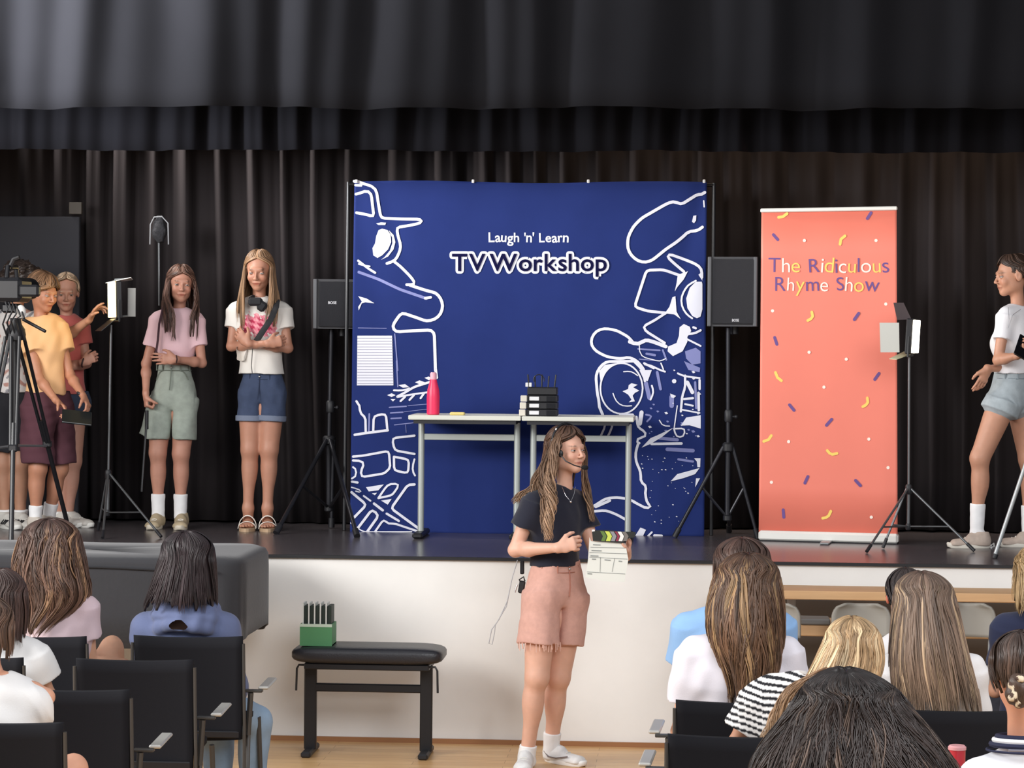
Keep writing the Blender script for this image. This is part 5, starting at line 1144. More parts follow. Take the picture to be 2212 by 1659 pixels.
# ---------------- right girl in profile
Yp = G(2106, 1182, STZ)[1]; P = PX(Yp); q = .98
sk = dict(neck=P(2199, 660, .01), shL=P(2172, 684, -.10), shR=P(2222, 686, .14), elL=P(2156, 778, -.14), wrL=P(2200, 768, -.24), elR=P(2200, 790, .0), wrR=P(2132, 797, -.12), hipL=P(2166, 868, -.06), hipR=P(2204, 868, .07),
          knL=P(2117, 990, -.08), anL=P(2110, 1143, -.06), knR=P(2222, 992, .05), anR=P(2222, 1147, .06), fw=(-.8, -.5, 0))
base = G(2160, 1182, STZ)
t = person('girl in profile in a white crop top and short denim shorts, right edge', base)
hdc = P(2186, 596, .0); hR = rotm(-1.32, .12, 0)
h1 = ((sk['wrL'], (.7, -.2, .55), (-.3, -.2, .9), (-.4, -.6, .4)), dict(curl=(.9, .9, 1., 1.), tcurl=.9))
h2 = ((sk['wrR'], (-.36, -.05, -1), (-.4, .7, 0), (-.9, -.3, 0)), dict(curl=(.2, .3, .35, .4), tcurl=.2))
make_body(t, sk, q, 'BF8C72', (hdc, hR), arms=(('shL', 'elL', 'wrL'), ('shR', 'elR', 'wrR')), legs=(('hipL', 'knL', 'anL'), ('hipR', 'knR', 'anR')), hands=(h1, h2), ar=.82, lr=.95)
tshirt(t, sk, q, 'ECEBEE', P(2185, 806), (('shL', 'elL'), ('shR', 'elR')), .52, .008, r=(.050, .050), wr=.003, m=mat('white_jersey', 'ECEBEE', .85, bump=.1, bscale=250), chest=.2, seed=9)
def wash(c1, c2): return lambda V: np.array(lin(c1))*(1-(.5+.5*np.sin(V[:, 2]*37+V[:, 0]*11))[:, None])+np.array(lin(c2))*(.5+.5*np.sin(V[:, 2]*37+V[:, 0]*11))[:, None]
sd = shorts(t, sk, q, 'A3ADB2', P(2180, 804)[2], None, .16, (.125, .100), (.097, .100), seed=14, wr=.004)
denim_trim(sd, sk, P(2180, 804)[2], .107, .090, '7F8A90')
for s in 'LR':
    a = sk['an'+s]; hl = G(2126 if s == 'L' else 2236, 1176, STZ); tip = G(2042 if s == 'L' else 2174, 1173, STZ); hl[2] = tip[2] = STZ; tip[1] = hl[1] = a[1]-.02
    tip = hl+unit(tip-hl)*.235
    sock(t, a+(sk['kn'+s]-a)*.36, a+[0, 0, -.02], hl, q); shoe(t, hl, tip, q, 'B5A497', 'D8D2C6')
short_hair(t, hdc, hR, q, '4B382E', 21, top=.124, n=300, w=.005, gap=1.5, side=-.02, nape=-.05, rx=.078, ry=.098, hl=1.15)
hair_lump(t, hdc+[.10, .02, -.01], (.045, .035, .06), None, '4B382E', 'ponytail')
MB().tube([P(2178, 664, -.12), P(2180, 690, -.19), P(2178, 708, -.19), P(2188, 680, -.17), P(2205, 668, -.1)], .001, 6).build('necklace', mat('silver_chain', 'D9D9DC', .2, 1.), t, True)
c_ = P(2209, 750, -.30); R_ = rotm(.5, -.5, .6)
o = MB().box(c_, (.075, .010, .15), R_, .004).build('smartphone', mat('black_glass', '101014', .15), label=None); tag(o, 'black smartphone held by the girl in profile at the right edge', 'phone')
# leaning silver monopod leg at the right edge
a = G(2148, 1207, STZ); b_ = W(2222, 985, a[1]+.02)
t = thing('tripod', 'silver tripod leg standing on the stage edge at the far right', 'tripod', a)
top = b_+(b_-a)*.55
l = MB().tube([a+[0, 0, .01], top], .011, 10).build('leg', M_grey_metal, t, True); MB().tube([a+[0, 0, .004], a+(top-a)*.03], .014, 10).build('rubber_foot', M_plastic, l, True)
for dx, dy in ((.45, .25), (.30, .42)):
    f2 = np.array([top[0]+dx, top[1]+dy, STZ+.006]); l = MB().tube([f2, top], .011, 10).build('leg', M_grey_metal, t, True); MB().tube([f2+[0, 0, -.002], f2+(top-f2)*.03], .014, 10).build('rubber_foot', M_plastic, l, True)
MB().lathe(top+[0, 0, -.03], [(.03, 0), (.035, .02), (.03, .07), (.02, .12)], 14).build('tripod_head', M_plastic, t, True)
MB().tube([G(2140, 1178, STZ+.004), G(2147, 1174, STZ+.004), G(2148, 1180, STZ+.004), G(2141, 1183, STZ+.004)], .005, 8).build('cable_hook', mat('white_plastic', 'E4E4E4', .4)); tag(bpy.data.objects['cable_hook'], 'small white hook lying on the stage beside the silver tripod foot', 'hook')

# ---------------- boy in the orange T-shirt
Yp = 14.45; P = PX(Yp); q = .94
sk = dict(neck=P(86, 690, 0), shL=P(57, 708, -.06), shR=P(124, 708, .07), elL=P(84, 818, -.14), wrL=P(122, 866, -.26), elR=P(151, 810, .02), wrR=P(180, 856, -.14), hipL=P(84, 880, -.05), hipR=P(120, 880, .05),
          knL=P(82, 1012, -.06), anL=P(76, 1122, -.04), knR=P(128, 1012, .05), anR=P(104, 1116, .10), fw=(.6, -.7, 0))
base = G(95, 1152, STZ)
t = person('boy in an orange T-shirt and maroon shorts looking down at a dark slate', base)
hdc = P(94, 632, 0); hR = rotm(.95, .30, .0)
h1 = ((sk['wrL'], (.9, -.25, -.62), (-.3, -.3, -.9), (.5, -.5, .6)), dict(curl=(.5, .7, .85, .9), tcurl=.8))
h2 = ((sk['wrR'], (.62, -.35, -.9), (-.7, .1, -.3), (-.3, -.7, .2)), dict(curl=(.7, .8, .85, .9), tcurl=.7))
make_body(t, sk, q, 'BD8468', (hdc, hR), brow=(.20, .12, .06), arms=(('shL', 'elL', 'wrL'), ('shR', 'elR', 'wrR')), legs=(('hipL', 'knL', 'anL'), ('hipR', 'knR', 'anR')), hands=(h1, h2), ar=.84, lr=.95, gaze=(0, -.5))
tshirt(t, sk, q, 'EDA55E', P(105, 852), (('shL', 'elL'), ('shR', 'elR')), .50, .020, r=(.064, .070), wr=.007, seed=3, m=mat('orange_cotton', 'F0BF8C', .9, bump=.1, bscale=250), tw=1.0)
shorts(t, sk, q, '5A3038', P(100, 846)[2], None, .92, (.140, .110), (.102, .100), seed=8, wr=.006, m=mat('maroon_cloth', '55303A', .9, bump=.1, bscale=200))
for s in 'LR':
    a = sk['an'+s]; hl = a.copy()*[1, 1, 0]+[-.03, .03, STZ]; sock(t, a+(sk['kn'+s]-a)*.28, a+[0, 0, -.02], hl+[.03, -.03, .03], q); shoe(t, hl, hl+unit([.6, -.75, 0])*.24, q, 'C9BFB4')
short_hair(t, hdc, hR, q, '7E5D45', 5, top=.130, n=420, w=.006, gap=1.15, side=-.02, nape=-.06, c2='A07B5A', wave=.006, rx=.090, ry=.112, hl=1.42)
MB().tube([sk['wrR']+np.array([math.cos(a_)*.026, math.sin(a_)*.026*.8, -.010*math.cos(a_)])+unit(sk['elR']-sk['wrR'])*.02 for a_ in np.linspace(0, 6.28, 15)], .008, 6).build('wristwatch', mat('dark_band2', '26262C', .5), t, True)
c_ = P(166, 902, -.36); o = MB().box(c_, (.165, .012, .115), rotm(.45, -.9, .18), .003).build('slate', mat('black_slate', '1E2224', .3)); tag(o, 'dark flat slate held in both hands by the boy in orange', 'slate')
# ---------------- person in coral shirt
Yp = 14.85; P = PX(Yp); q = .95
sk = dict(neck=P(143, 682, 0), shL=P(112, 706, .05), shR=P(174, 708, -.03), elL=P(130, 792, .0), wrL=P(180, 783, -.17), elR=P(187, 785, -.03), wrR=P(150, 795, -.16), hipL=P(130, 868), hipR=P(160, 868, .02),
          knL=P(126, 1000), anL=P(126, 1112), knR=P(158, 996), anR=P(148, 1112), fw=(.4, -.8, 0))
t = person('blond person in a coral T-shirt with folded arms behind the boy in orange', np.array([P(140, 1140)[0], Yp, STZ]))
hdc = P(143, 632, 0); hR = rotm(.25, .22, 0)
h1 = ((sk['wrL'], (.85, 0, .45), (0, 1, 0), (-.4, 0, 1)), dict(curl=(.9, 1., 1.1, 1.2), tcurl=.9)); h2 = ((sk['wrR'], (-1, .3, .1), (0, 1, 0), (0, 0, 1)), dict(curl=(.3, .3, .4, .4)))
make_body(t, sk, q, 'C08E7A', (hdc, hR), brow=(.5, .38, .28), arms=(('shL', 'elL', 'wrL'), ('shR', 'elR', 'wrR')), legs=(('hipL', 'knL', 'anL'), ('hipR', 'knR', 'anR')), hands=(h1, h2), ar=.84, lr=.92)
tshirt(t, sk, q, 'C4645E', P(145, 850), (('shL', 'elL'), ('shR', 'elR')), .45, .012, r=(.056, .056), wr=.005, seed=12)
shorts(t, sk, q, '343E52', P(145, 846)[2], None, .36, (.130, .10), (.092, .092), seed=9)
for s in 'LR':
    a = sk['an'+s]; hl = a*[1, 1, 0]+[-.03, .02, STZ]; sock(t, a+(sk['kn'+s]-a)*.06, a+[0, 0, -.02], hl+[.03, -.02, .03], q); shoe(t, hl, hl+unit([.8, -.5, 0])*.24, q, 'CFCAC2')
short_hair(t, hdc, hR, q, 'CDB094', 15, top=.122, n=260, w=.005, gap=1.5, side=-.02, nape=-.05, rx=.080, ry=.100, hl=.85)
MB().tube([sk['wrL']+[math.sin(a_)*.006, math.cos(a_)*.026, math.sin(a_)*.026] for a_ in np.linspace(0, 6.28, 13)], .005, 6).build('wristband', mat('dark_band', '402A2A', .6), t, True)
# ---------------- curly haired person behind the video camera
Yp = 14.66; P = PX(Yp); q = 1.02
sk = dict(neck=P(36, 668, 0), shL=P(-14, 700, .06), shR=P(66, 698, -.02), elL=P(-28, 790, .05), wrL=P(-10, 862, -.05), elR=P(140, 730, .02), wrR=P(193, 690, -.10), hipL=P(8, 868), hipR=P(48, 868, .03),
          knL=P(8, 1002), anL=P(10, 1112), knR=P(44, 1002), anR=P(44, 1112), fw=(.6, -.7, 0))
t = person('curly-haired person in a patterned shirt behind the video camera, reaching towards the light', np.array([P(25, 1140)[0], Yp, STZ]))
hdc = P(44, 612, 0); hR = rotm(.9, .1, 0)
h1 = ((sk['wrR'], (.55, -.1, .85), (.6, 0, -.5), (-.6, -.5, .3)), dict(curl=(.25, .6, .8, .9), tcurl=.5)); h2 = ((sk['wrL'], (.1, -.1, -1), (.7, 0, 0), (0, -1, 0)), dict())
make_body(t, sk, q, 'BA8A70', (hdc, hR), arms=(('shL', 'elL', 'wrL'), ('shR', 'elR', 'wrR')), legs=(('hipL', 'knL', 'anL'), ('hipR', 'knR', 'anR')), hands=(h1, h2), ar=.86, lr=.95)
def floral(V):
    n = np.sin(V[:, 0]*60+3*np.sin(V[:, 2]*35))+np.sin(V[:, 2]*70+2*np.sin(V[:, 0]*50)); col = np.tile(np.array(lin('DAD6D4')), (len(V), 1)); col[n > 1.0] = lin('B58A80'); col[n < -1.3] = lin('8C8A90'); return col
tshirt(t, sk, q, 'floral', P(30, 848), (('shL', 'elL'), ('shR', 'elR')), .48, .020, r=(.064, .066), wr=.006, seed=13, m=mat('floral_cotton', 'DAD6D4', .9, attr=True, bump=.1, bscale=250), colfn=floral)
shorts(t, sk, q, '1E1E24', P(28, 846)[2], None, .80, (.145, .11), (.105, .10), seed=19, m=mat('black_shorts_cloth', '1E1E24', .9))
for s in 'LR':
    a = sk['an'+s]; hl = a*[1, 1, 0]+[-.03, .02, STZ]; sock(t, a+(sk['kn'+s]-a)*.10, a+[0, 0, -.02], hl+[.03, -.02, .03], q)
    sh_ = shoe(t, hl, hl+unit([.6, -.7, 0])*.25, q, 'CFCBC4'); d = unit([.6, -.7, 0]); sd_ = np.cross(d, (0, 0, 1))
    for k in range(3):
        for g in (-1, 1): c3 = hl+d*(.10+.024*k); MB().tube([c3+sd_*g*.044+[0, 0, .03], c3+sd_*g*.032+d*.02+[0, 0, .055]], .005, 6).build('dark_stripe', M_plastic, sh_, True)
hair_lump(t, hdc+[0, .01, .045], (.105, .125, .085), hR, '3A302C', 'curly_hair', 4, .014, .006, f2=4)

# ---------------- presenter
YPr = G(1165, 1655, 0)[1]; P = PX(YPr); q = 1.0
sk = dict(neck=P(1220, 1045, .02), shL=P(1152, 1086, -.05), shR=P(1246, 1084, .11), elL=P(1113, 1188, -.06), wrL=P(1208, 1183, -.22), elR=P(1290, 1200, .06), wrR=P(1354, 1200, -.12), hipL=P(1172, 1282, -.03), hipR=P(1230, 1282, .06),
          knL=P(1160, 1462, -.07), anL=P(1138, 1636, -.03), knR=P(1206, 1462, .05), anR=P(1190, 1620, .12), fw=(.5, -.8, 0))
t = person('woman presenter in a navy T-shirt and pink denim shorts wearing a headset microphone', np.array([P(1170, 1600)[0], YPr, 0]))
hdc = P(1226, 974, .01); hR = rotm(.80, -.04, .0)
h1 = ((sk['wrL'], (.95, -.08, .28), (.1, 1, -.2), (-.2, 0, 1)), dict(curl=(.75, .9, 1.0, 1.1), tcurl=.5)); h2 = ((sk['wrR'], (.15, -.25, .95), (-.9, -.2, .1), (-.5, -.9, .2)), dict(curl=(.7, .8, .9, .9), tcurl=.6))
make_body(t, sk, q, 'DCAB94', (hdc, hR), brow=(.10, .06, .04), arms=(('shL', 'elL', 'wrL'), ('shR', 'elR', 'wrR')), legs=(('hipL', 'knL', 'anL'), ('hipR', 'knR', 'anR')), hands=(h1, h2), ar=.98, lr=1.04, hq=.95, iris='4A3A2C')
tshirt(t, sk, q, '1E2038', P(1200, 1221), (('shL', 'elL'), ('shR', 'elR')), .52, .012, r=(.058, .068), wr=.005, seed=21, m=mat('navy_cotton', '17192A', .9, bump=.1, bscale=250, sheen=.2), chest=1.15, neckr=.055, h=.005)
M_pink = mat('pink_denim', 'CFA092', .9, noise=.08, nscale=40, bump=.2, bscale=300)
sd = shorts(t, sk, q, 'C98E7C', P(1200, 1212)[2], None, .60, (.134, .108), (.096, .106), seed=31, wr=.006, m=M_pink, h=.005)
hm_ = sk['hipL']+(sk['knL']-sk['hipL'])*.60; rr_ = random.Random(3); b = MB()
for k in range(26):
    a_ = rr_.uniform(math.pi, 2*math.pi); p_ = hm_+np.array([math.cos(a_)*.104, math.sin(a_)*.104, .01]); b.tube([p_, p_+[rr_.uniform(-.004, .004), 0, -rr_.uniform(.018, .045)]], .0022, 5)
b.build('frayed_hem', mat('pale_pink_thread', 'E2B8A8', .9), sd, True)['kind'] = 'stuff'
denim_trim(sd, sk, P(1200, 1219)[2], .114, .097, 'A8705F', fly=1.45)
for s, toe_px in (('L', (1128, 1690)), ('R', (1236, 1668))):
    a = sk['an'+s]; hl = a*[1, 1, 0]; hl = hl+np.array([-.03, .03, 0]) if s == 'R' else hl+np.array([0, .05, 0]); d = unit([.80, -.60, 0]) if s == 'R' else unit([-.05, -1, 0])
    sock(t, a+(sk['kn'+s]-a)*(.15 if s == 'L' else .24), a+[0, 0, -.02], hl+[.03, -.02, .05], q*1.02); so = shoe(t, hl, hl+d*.26, q, 'E4E3E2', 'F0EFEC'); s_ = np.cross(d, (0, 0, 1))
    if s == 'R':
        b = MB(); c3 = hl+d*.03; b.tube([c3+s_*.043+[0, 0, .060], c3+s_*.047+d*.03+[0, 0, .036], c3+s_*.050+d*.08+[0, 0, .034], c3+s_*.046+d*.15+[0, 0, .048]], .005, 8, flat=.6); b.build('side_stripe', mat('grey_brown_stripe', '7A6E6C', .6), so, True)
b = MB(); a = sk['anL']; b.prism([(-.008, 0), (.012, 0), (.0, .012)], W(1128, 1630, a[1]-.045), (1, 0, 0), (0, 0, 1), (0, 1, 0), .004).build('sock_emblem', mat('grey_emblem', 'A9A9B2', .7), t)
# hair: parametric cap plus wavy locks
rg_ = rings_cap(q, .126, .088, .108, hair_line=1.15)+[(0, .02, -.02, .092, .108, 1.30), (0, .035, -.07, .092, .105, 1.35), (0, .05, -.12, .092, .095, 1.35), (0, .055, -.18, .090, .085, 1.3)]
hair(t, hdc, rotm(.80, 0), rg_, '4A352B', q, 380, .006, .008, 2.2, 33, c2='6E5240', part=.004, endr=(.75, 1))
def LP(*pts): return [P(x, y, d) for x, y, d in pts]
lock(t, LP((1214, 930, -.02), (1202, 955, -.07), (1196, 990, -.10), (1188, 1040, -.13), (1192, 1080, -.15), (1186, 1120, -.165), (1184, 1165, -.17)), .024, '6A5040', n=46, seed=2, curl=.016, turns=3.4, w=.0055, c2='B8977A')
lock(t, LP((1212, 932, .0), (1200, 955, -.03), (1182, 1000, -.06), (1172, 1040, -.09), (1180, 1075, -.13), (1176, 1112, -.15), (1180, 1150, -.165)), .024, '4A372C', n=40, seed=3, curl=.013, turns=2.6, w=.0055, c2='8A6C54')
lock(t, LP((1212, 932, .05), (1200, 955, .04), (1176, 1005, .02), (1160, 1035, -.01), (1148, 1058, -.03), (1128, 1068, -.03), (1112, 1085, -.02)), .022, '5C4536', n=36, seed=4, curl=.010, turns=2., w=.005, c2='8A6D55')
lock(t, LP((1206, 955, .05), (1186, 1010, .05), (1170, 1045, .04), (1162, 1075, .04)), .03, '4A362B', n=44, seed=5, curl=.010, turns=2., w=.0055, c2='6E5240')
lock(t, LP((1240, 935, .08), (1260, 975, .11), (1264, 1030, .10), (1268, 1065, .04), (1276, 1095, .0), (1280, 1125, -.01)), .018, '6B5040', n=34, seed=6, curl=.008, turns=2., w=.005, c2='8F7158')
# headset
hb = [hdc+hR@(np.array([math.sin(a_)*.094, .010, .030+math.cos(a_)*.104])*q) for a_ in np.linspace(-1.5, 1.5, 18)]
hs = MB().tube(hb, .0055, 8, flat=1.).build('headset_band', M_steel, t, True)
MB().box(hdc+hR@np.array([.096, .012, -.005])*1.0, (.02, .05, .05), hR, .01) 
e0 = P(1210, 982, -.115); MB().tube([P(1212, 984, -.10), P(1222, 996, -.125), P(1240, 1005, -.13), P(1254, 1009, -.12)], .0032, 8).build('microphone_boom', M_steel, hs, True)
c_ = P(1263, 1010, -.115); f = Field(c_-.03, c_+.03, .003); f.ell(c_, (.019, .013, .012), None, 0).wrinkle(.0012, 6, 1, 1); build_field(f, 'foam_tip', mat('black_foam', '0E0E10', .95), hs, 1)
MB().ball(P(1211, 980, -.085), .013, 8, (1, .5, 1.4)).build('ear_hook', M_steel, hs, True)
MB().tube([P(1197, 938, -.03), P(1202, 925, -.03)], .004, 8).build('hair_clip', mat('white_clip', 'E8E8EA', .3), t, True)
b = MB(); b.tube([P(1214, 1052, -.12), P(1222, 1070, -.165), P(1233, 1084, -.178), P(1240, 1068, -.16), P(1243, 1052, -.12)], .0013, 6); b.ball(P(1233, 1084, -.183), .0055, 8); b.build('pendant_necklace', mat('silver_chain', 'D9D9DC', .2, 1.), t, True)
MB().tube([sk['wrL']+unit(sk['elL']-sk['wrL'])*.015+np.array([math.sin(a_)*.004, math.cos(a_)*.025, math.sin(a_)*.027]) for a_ in np.linspace(0, 6.28, 15)], .0025, 6).build('hair_tie', M_steel, t, True)
MB().box(P(1128, 1226, .02), (.02, .02, .065), bev=.004).build('belt_strap', mat('black_webbing', '1A1A1E', .8), t)
kb = MB(); kb.box(P(1127, 1268, .0), (.030, .022, .062), rotm(0, 0, .15), .006); kb.tube([P(1126, 1262, 0), P(1122, 1252, -.01), P(1131, 1246, 0), P(1134, 1256, 0)], .004, 8); kb.build('microphone_pack', M_plastic, t, True)
MB().tube([P(1118, 1262, -.01), P(1114, 1272, -.01), P(1112, 1280, -.01)], .004, 8).build('key', M_chrome, t, True)
MB().tube([P(1118, 1210, .02), P(1106, 1250, .0), P(1096, 1298, -.01), P(1078, 1338, -.01), P(1062, 1360, -.01), P(1056, 1390, -.01), P(1063, 1392, -.01), P(1068, 1368, -.01), P(1070, 1350, -.01), P(1094, 1310, -.01), P(1104, 1260, 0)], .0025, 8).build('wrist_loop_cord', mat('grey_cord', 'A9A9AC', .6), t, True)
# clapperboard
K = lambda x, y: (1040+x/4.608, 900+y/4.608); YCb = YPr-.20
t = thing('clapperboard', 'white film clapperboard with coloured stripes held by the presenter', 'clapperboard', P(1310, 1256, -.20))
def slab(name, pts, Y, th, m, parent, label=None):
    V = [W(*K(*p), Y) for p in pts]; n = len(V); V = V+[v+[0, th, 0] for v in V]
    tri = tessellate_polygon([[Vector((p[0], -p[1], 0)) for p in pts]]); F = [list(x) for x in tri]+[[i+n for i in x][::-1] for x in tri]+[[i, (i+1) % n, (i+1) % n+n, i+n] for i in range(n)]
    return obj(name, V, F, m, parent, label=label)
M_board = mat('white_board', 'E3E4DC', .4); M_bl = mat('board_print', '8F9390', .5)
bo = slab('board', [(1075, 1200), (1090, 1238), (1250, 1248), (1432, 1262), (1462, 1420), (1425, 1645), (1240, 1640), (1035, 1598), (1060, 1430)], YCb, .006, M_board, t)
bp_ = Ink(.0); bp_.V = []
class Ink3(Ink):
    def pt(s, p): s.V.append(W(*K(*p), YCb-.0015)); return len(s.V)-1
    def stroke(s, pts, wd, closed=False):
        for a, c in zip(pts, pts[1:]):
            a = np.array(a, float); c = np.array(c, float); d = unit(c-a); n = np.array([-d[1], d[0]])*wd/2; s.F.append((s.pt(a+n), s.pt(a-n), s.pt(c-n), s.pt(c+n)))
ik = Ink3(0)
for l_ in (((1085, 1300), (1440, 1308)), ((1075, 1352), (1448, 1365)), ((1075, 1398), (1455, 1418)), ((1050, 1545), (1430, 1566)), ((1185, 1400), (1180, 1545)), ((1325, 1412), (1300, 1545))): ik.stroke(l_, 5)
for l_ in (((1110, 1275), (1185, 1278)), ((1095, 1332), (1195, 1336)), ((1085, 1385), (1165, 1388)), ((1100, 1418), (1140, 1420)), ((1225, 1425), (1285, 1430)), ((1365, 1438), (1400, 1442)), ((1055, 1562), (1100, 1566))): ik.stroke(l_, 11)
obj('board_printing', ik.V, ik.F, M_bl, bo)
st = slab('clap_stick', [(1100, 1150), (1120, 1132), (1250, 1130), (1400, 1145), (1535, 1150), (1530, 1200), (1470, 1210), (1400, 1258), (1250, 1246), (1110, 1236)], YCb-.012, .012, mat('dark_board_stick', '1F2320', .5), t)
for x0_, x1_, cl, nm in ((1195, 1232, '5E7A3A', 'green'), (1242, 1285, 'CBD65A', 'yellow'), (1292, 1330, '8E8E92', 'grey'), (1340, 1362, '8E3048', 'red'), (1368, 1405, 'EDEBE6', 'white'), (1412, 1450, '77716C', 'grey')):
    sl = 14; slab(nm+'_stripe', [(x0_-sl, 1136+(x0_-1100)*.03), (x1_-sl, 1137+(x1_-1100)*.03), (x1_+sl, 1190), (x1_-4, 1240), (x0_-4, 1238), (x0_+sl, 1190)], YCb-.0135, .002, mat('stripe_'+cl, cl, .5), st)
slab('hinge', [(1098, 1125), (1125, 1122), (1130, 1140), (1100, 1145)], YCb-.014, .003, mat('white_plastic', 'E4E4E4', .4), st)
# ================================================================ seated audience, seen from behind
def seated(label, d, top, shL, shR, hair_px, hcol, hc2, shirt, sleeve=.55, wave=.006, wf=2., nstr=420, sw=.007, q=None, head_dx=0, elL=None, elR=None, wrL=None, wrR=None, knees=None, skin='C9957A', pants='2A2D38', pant_frac=.95,
           hairfn=None, shirt_m=None, colfn=None, seed=1, yaw=0., neck=None, hr=.5, rough=.42, base_dark=.55, e=.022, headz=None, sl_r=(.062, .066), gap=1.2, cap_q=1., extra=None, hv=.0, part=.003, wr=.008, pitch=.0, drape=.13, endr=(.8, 1.), streak=None, sfrac=.2, bv=.28):
    P = lambda x, y, dy=0., d=d: W(x, y, d+dy)
    tp = P(*top); q = q or .96; c = tp-[0, 0, .118*q*cap_q]; c[0] += head_dx
    sL, sR = P(*shL), P(*shR); u = unit(sR-sL); hw = np.linalg.norm(sR-sL)/2; mid = (sL+sR)/2
    hip = mid*[1, 1, 0]+[0, .03, .50]
    sk = dict(neck=P(*neck) if neck is not None else mid+[0, 0, .05], shL=sL, shR=sR, hipL=hip-[.085, 0, 0], hipR=hip+[.085, 0, 0], back=1)
    sk['elL'] = P(*elL) if elL is not None else sL+[-.03, .08, -.27]; sk['elR'] = P(*elR) if elR is not None else sR+[.03, .08, -.27]
    sk['wrL'] = P(*wrL) if wrL is not None else np.array([mid[0]-.06, d+.30, .62]); sk['wrR'] = P(*wrR) if wrR is not None else np.array([mid[0]+.06, d+.30, .62])
    kn = knees or {}; sk['knL'] = kn.get('L', np.array([hip[0]-.11, hip[1]+.42, .50])); sk['knR'] = kn.get('R', np.array([hip[0]+.11, hip[1]+.42, .50]))
    sk['anL'] = kn.get('aL', sk['knL']*[1, 1, 0]+[0, .02, .10]); sk['anR'] = kn.get('aR', sk['knR']*[1, 1, 0]+[0, .02, .10])
    t = thing('person', label, 'person', (mid[0], d+.03, 0))
    R = rotm(math.pi+yaw, pitch)
    pts = [v for k, v in sk.items() if isinstance(v, np.ndarray)]; lo, hi = bounds(pts+[c+[0, 0, .13]], .13); f = Field(lo, hi, .0075)
    torso(f, sk, q, -.012, sx=.95); head(f, c, R, q, False); f.cone(sk['neck']+[0, .006, -.02], c+R@np.array([0, .022, -.045])*q, .040*q, .038*q, .025)
    for s_ in 'LR':
        arm(f, sk['sh'+s_], sk['el'+s_], sk['wr'+s_], q, .88); leg(f, sk['hip'+s_], sk['kn'+s_], sk['an'+s_], q, .9, (0, 1, 0))
        hand(f, sk['wr'+s_], (.3 if s_ == 'L' else -.3, .9, -.2), (0, 0, -1), (1 if s_ == 'L' else -1, 0, 0), q*.85); foot(f, sk['an'+s_], sk['an'+s_]*[1, 1, 0]+[0, .18, .03], q*.95)
    hv_ = hv
    def sc(V):
        col = np.tile(np.array(lin(skin)), (len(V), 1)); L = (V-c)@R; m = (np.abs(L[:, 0]) > .066*q) & (np.abs(L[:, 2]) < .05) & (np.abs(L[:, 1]) < .05); col[m] = np.array(lin(skin))*[1.05, .62, .55]; return col
    build_field(f, 'body', skin_mat(), t, 1, sc)
    # shirt
    lo, hi = bounds([sk['shL'], sk['shR'], sk['hipL'], sk['hipR'], sk['neck'], sk['shL']+(sk['elL']-sk['shL'])*sleeve, sk['shR']+(sk['elR']-sk['shR'])*sleeve], .15); f = Field(lo, hi, .006)
    torso(f, sk, q, e)
    if extra: extra(f, sk)
    for s_ in 'LR':
        a, b = sk['sh'+s_], sk['el'+s_]; ee = a+(b-a)*sleeve; f.cone(a, ee, sl_r[0]*q, sl_r[1]*q, .035, sleeve < .99)
        if sleeve >= 1: f.cone(b, b+(sk['wr'+s_]-b)*.85, sl_r[1]*q, .04, .03)
    if not extra: neck_cut(f, sk['neck'], None, .052*q, .005)
    f.wrinkle(wr, .8, seed, .6)
    build_field(f, 'shirt', shirt_m or mat('cloth_'+shirt, shirt, .9, bump=.1, bscale=200, sheen=.15), t, 1, colfn and (lambda V: colfn(V, sk)))
    # trousers
    lo, hi = bounds([sk['hipL'], sk['hipR'], sk['knL'], sk['knR'], sk['anL'], sk['anR']], .15); f = Field(lo, hi, .009)
    f.etube(hip+[0, -.0, .06], hip+[0, .03, -.0], (hw*.9, .11), (hw*.95, .11), u, .0)
    for s_ in 'LR':
        f.cone(sk['hip'+s_], sk['hip'+s_]+(sk['kn'+s_]-sk['hip'+s_])*pant_frac, .095, .078, .03, pant_frac < .9)
        if pant_frac > .9: f.cone(sk['kn'+s_], sk['kn'+s_]+(sk['anL' if s_ == 'L' else 'anR']-sk['kn'+s_])*.85, .074, .062, .03)
    f.wrinkle(.005, .8, 3); build_field(f, 'trousers', mat('trouser_'+pants, pants, .9, noise=.1, nscale=20), t, 1)
    if hairfn: hairfn(t, c, R, q, sk, P)
    else:
        cq = (top[1], 0)
        rg_ = rings_cap(q*cap_q, .128, .088+hv, .108+hv*.6)
        first = W(hair_px[0][1], hair_px[0][0], d)[2]-c[2]
        hw0 = hair_px[0][2]*mpp(d); zc = .026*q*cap_q; hz = (.128*q*cap_q-zc); nat = (.088+hv)*q*cap_q*math.sqrt(max(.05, 1-(max(0, first-zc)/hz)**2)); kx = min(1.5, max(.75, hw0/nat)); fx = -(W(hair_px[0][1], hair_px[0][0], d)[0]-c[0])
        rg_ = [(fx*min(1, (hz+zc-r_[2])/(hz+zc-first)), r_[1], r_[2], r_[3]*kx, r_[4]*(1+(kx-1)*.5), r_[5]) for r_ in rg_ if r_[2] > first+.012]
        for k, (py, xc, hwp) in enumerate(hair_px):
            pz = W(xc, py, d); z = pz[2]-c[2]; a = k/max(1, len(hair_px)-1); dr = min(1, max(0, (.02-z)/.2))
            sp_ = math.sqrt(max(0, 1-(max(0, z-zc)/hz)**2)); rg_.append((-(pz[0]-c[0]), .018*q+.014*dr, z, hwp*mpp(d), (.108+hv*.6)*q*cap_q*(.35+.65*sp_)*(1+(kx-1)*.5)+(drape-.106)*dr, gap-.35*dr))
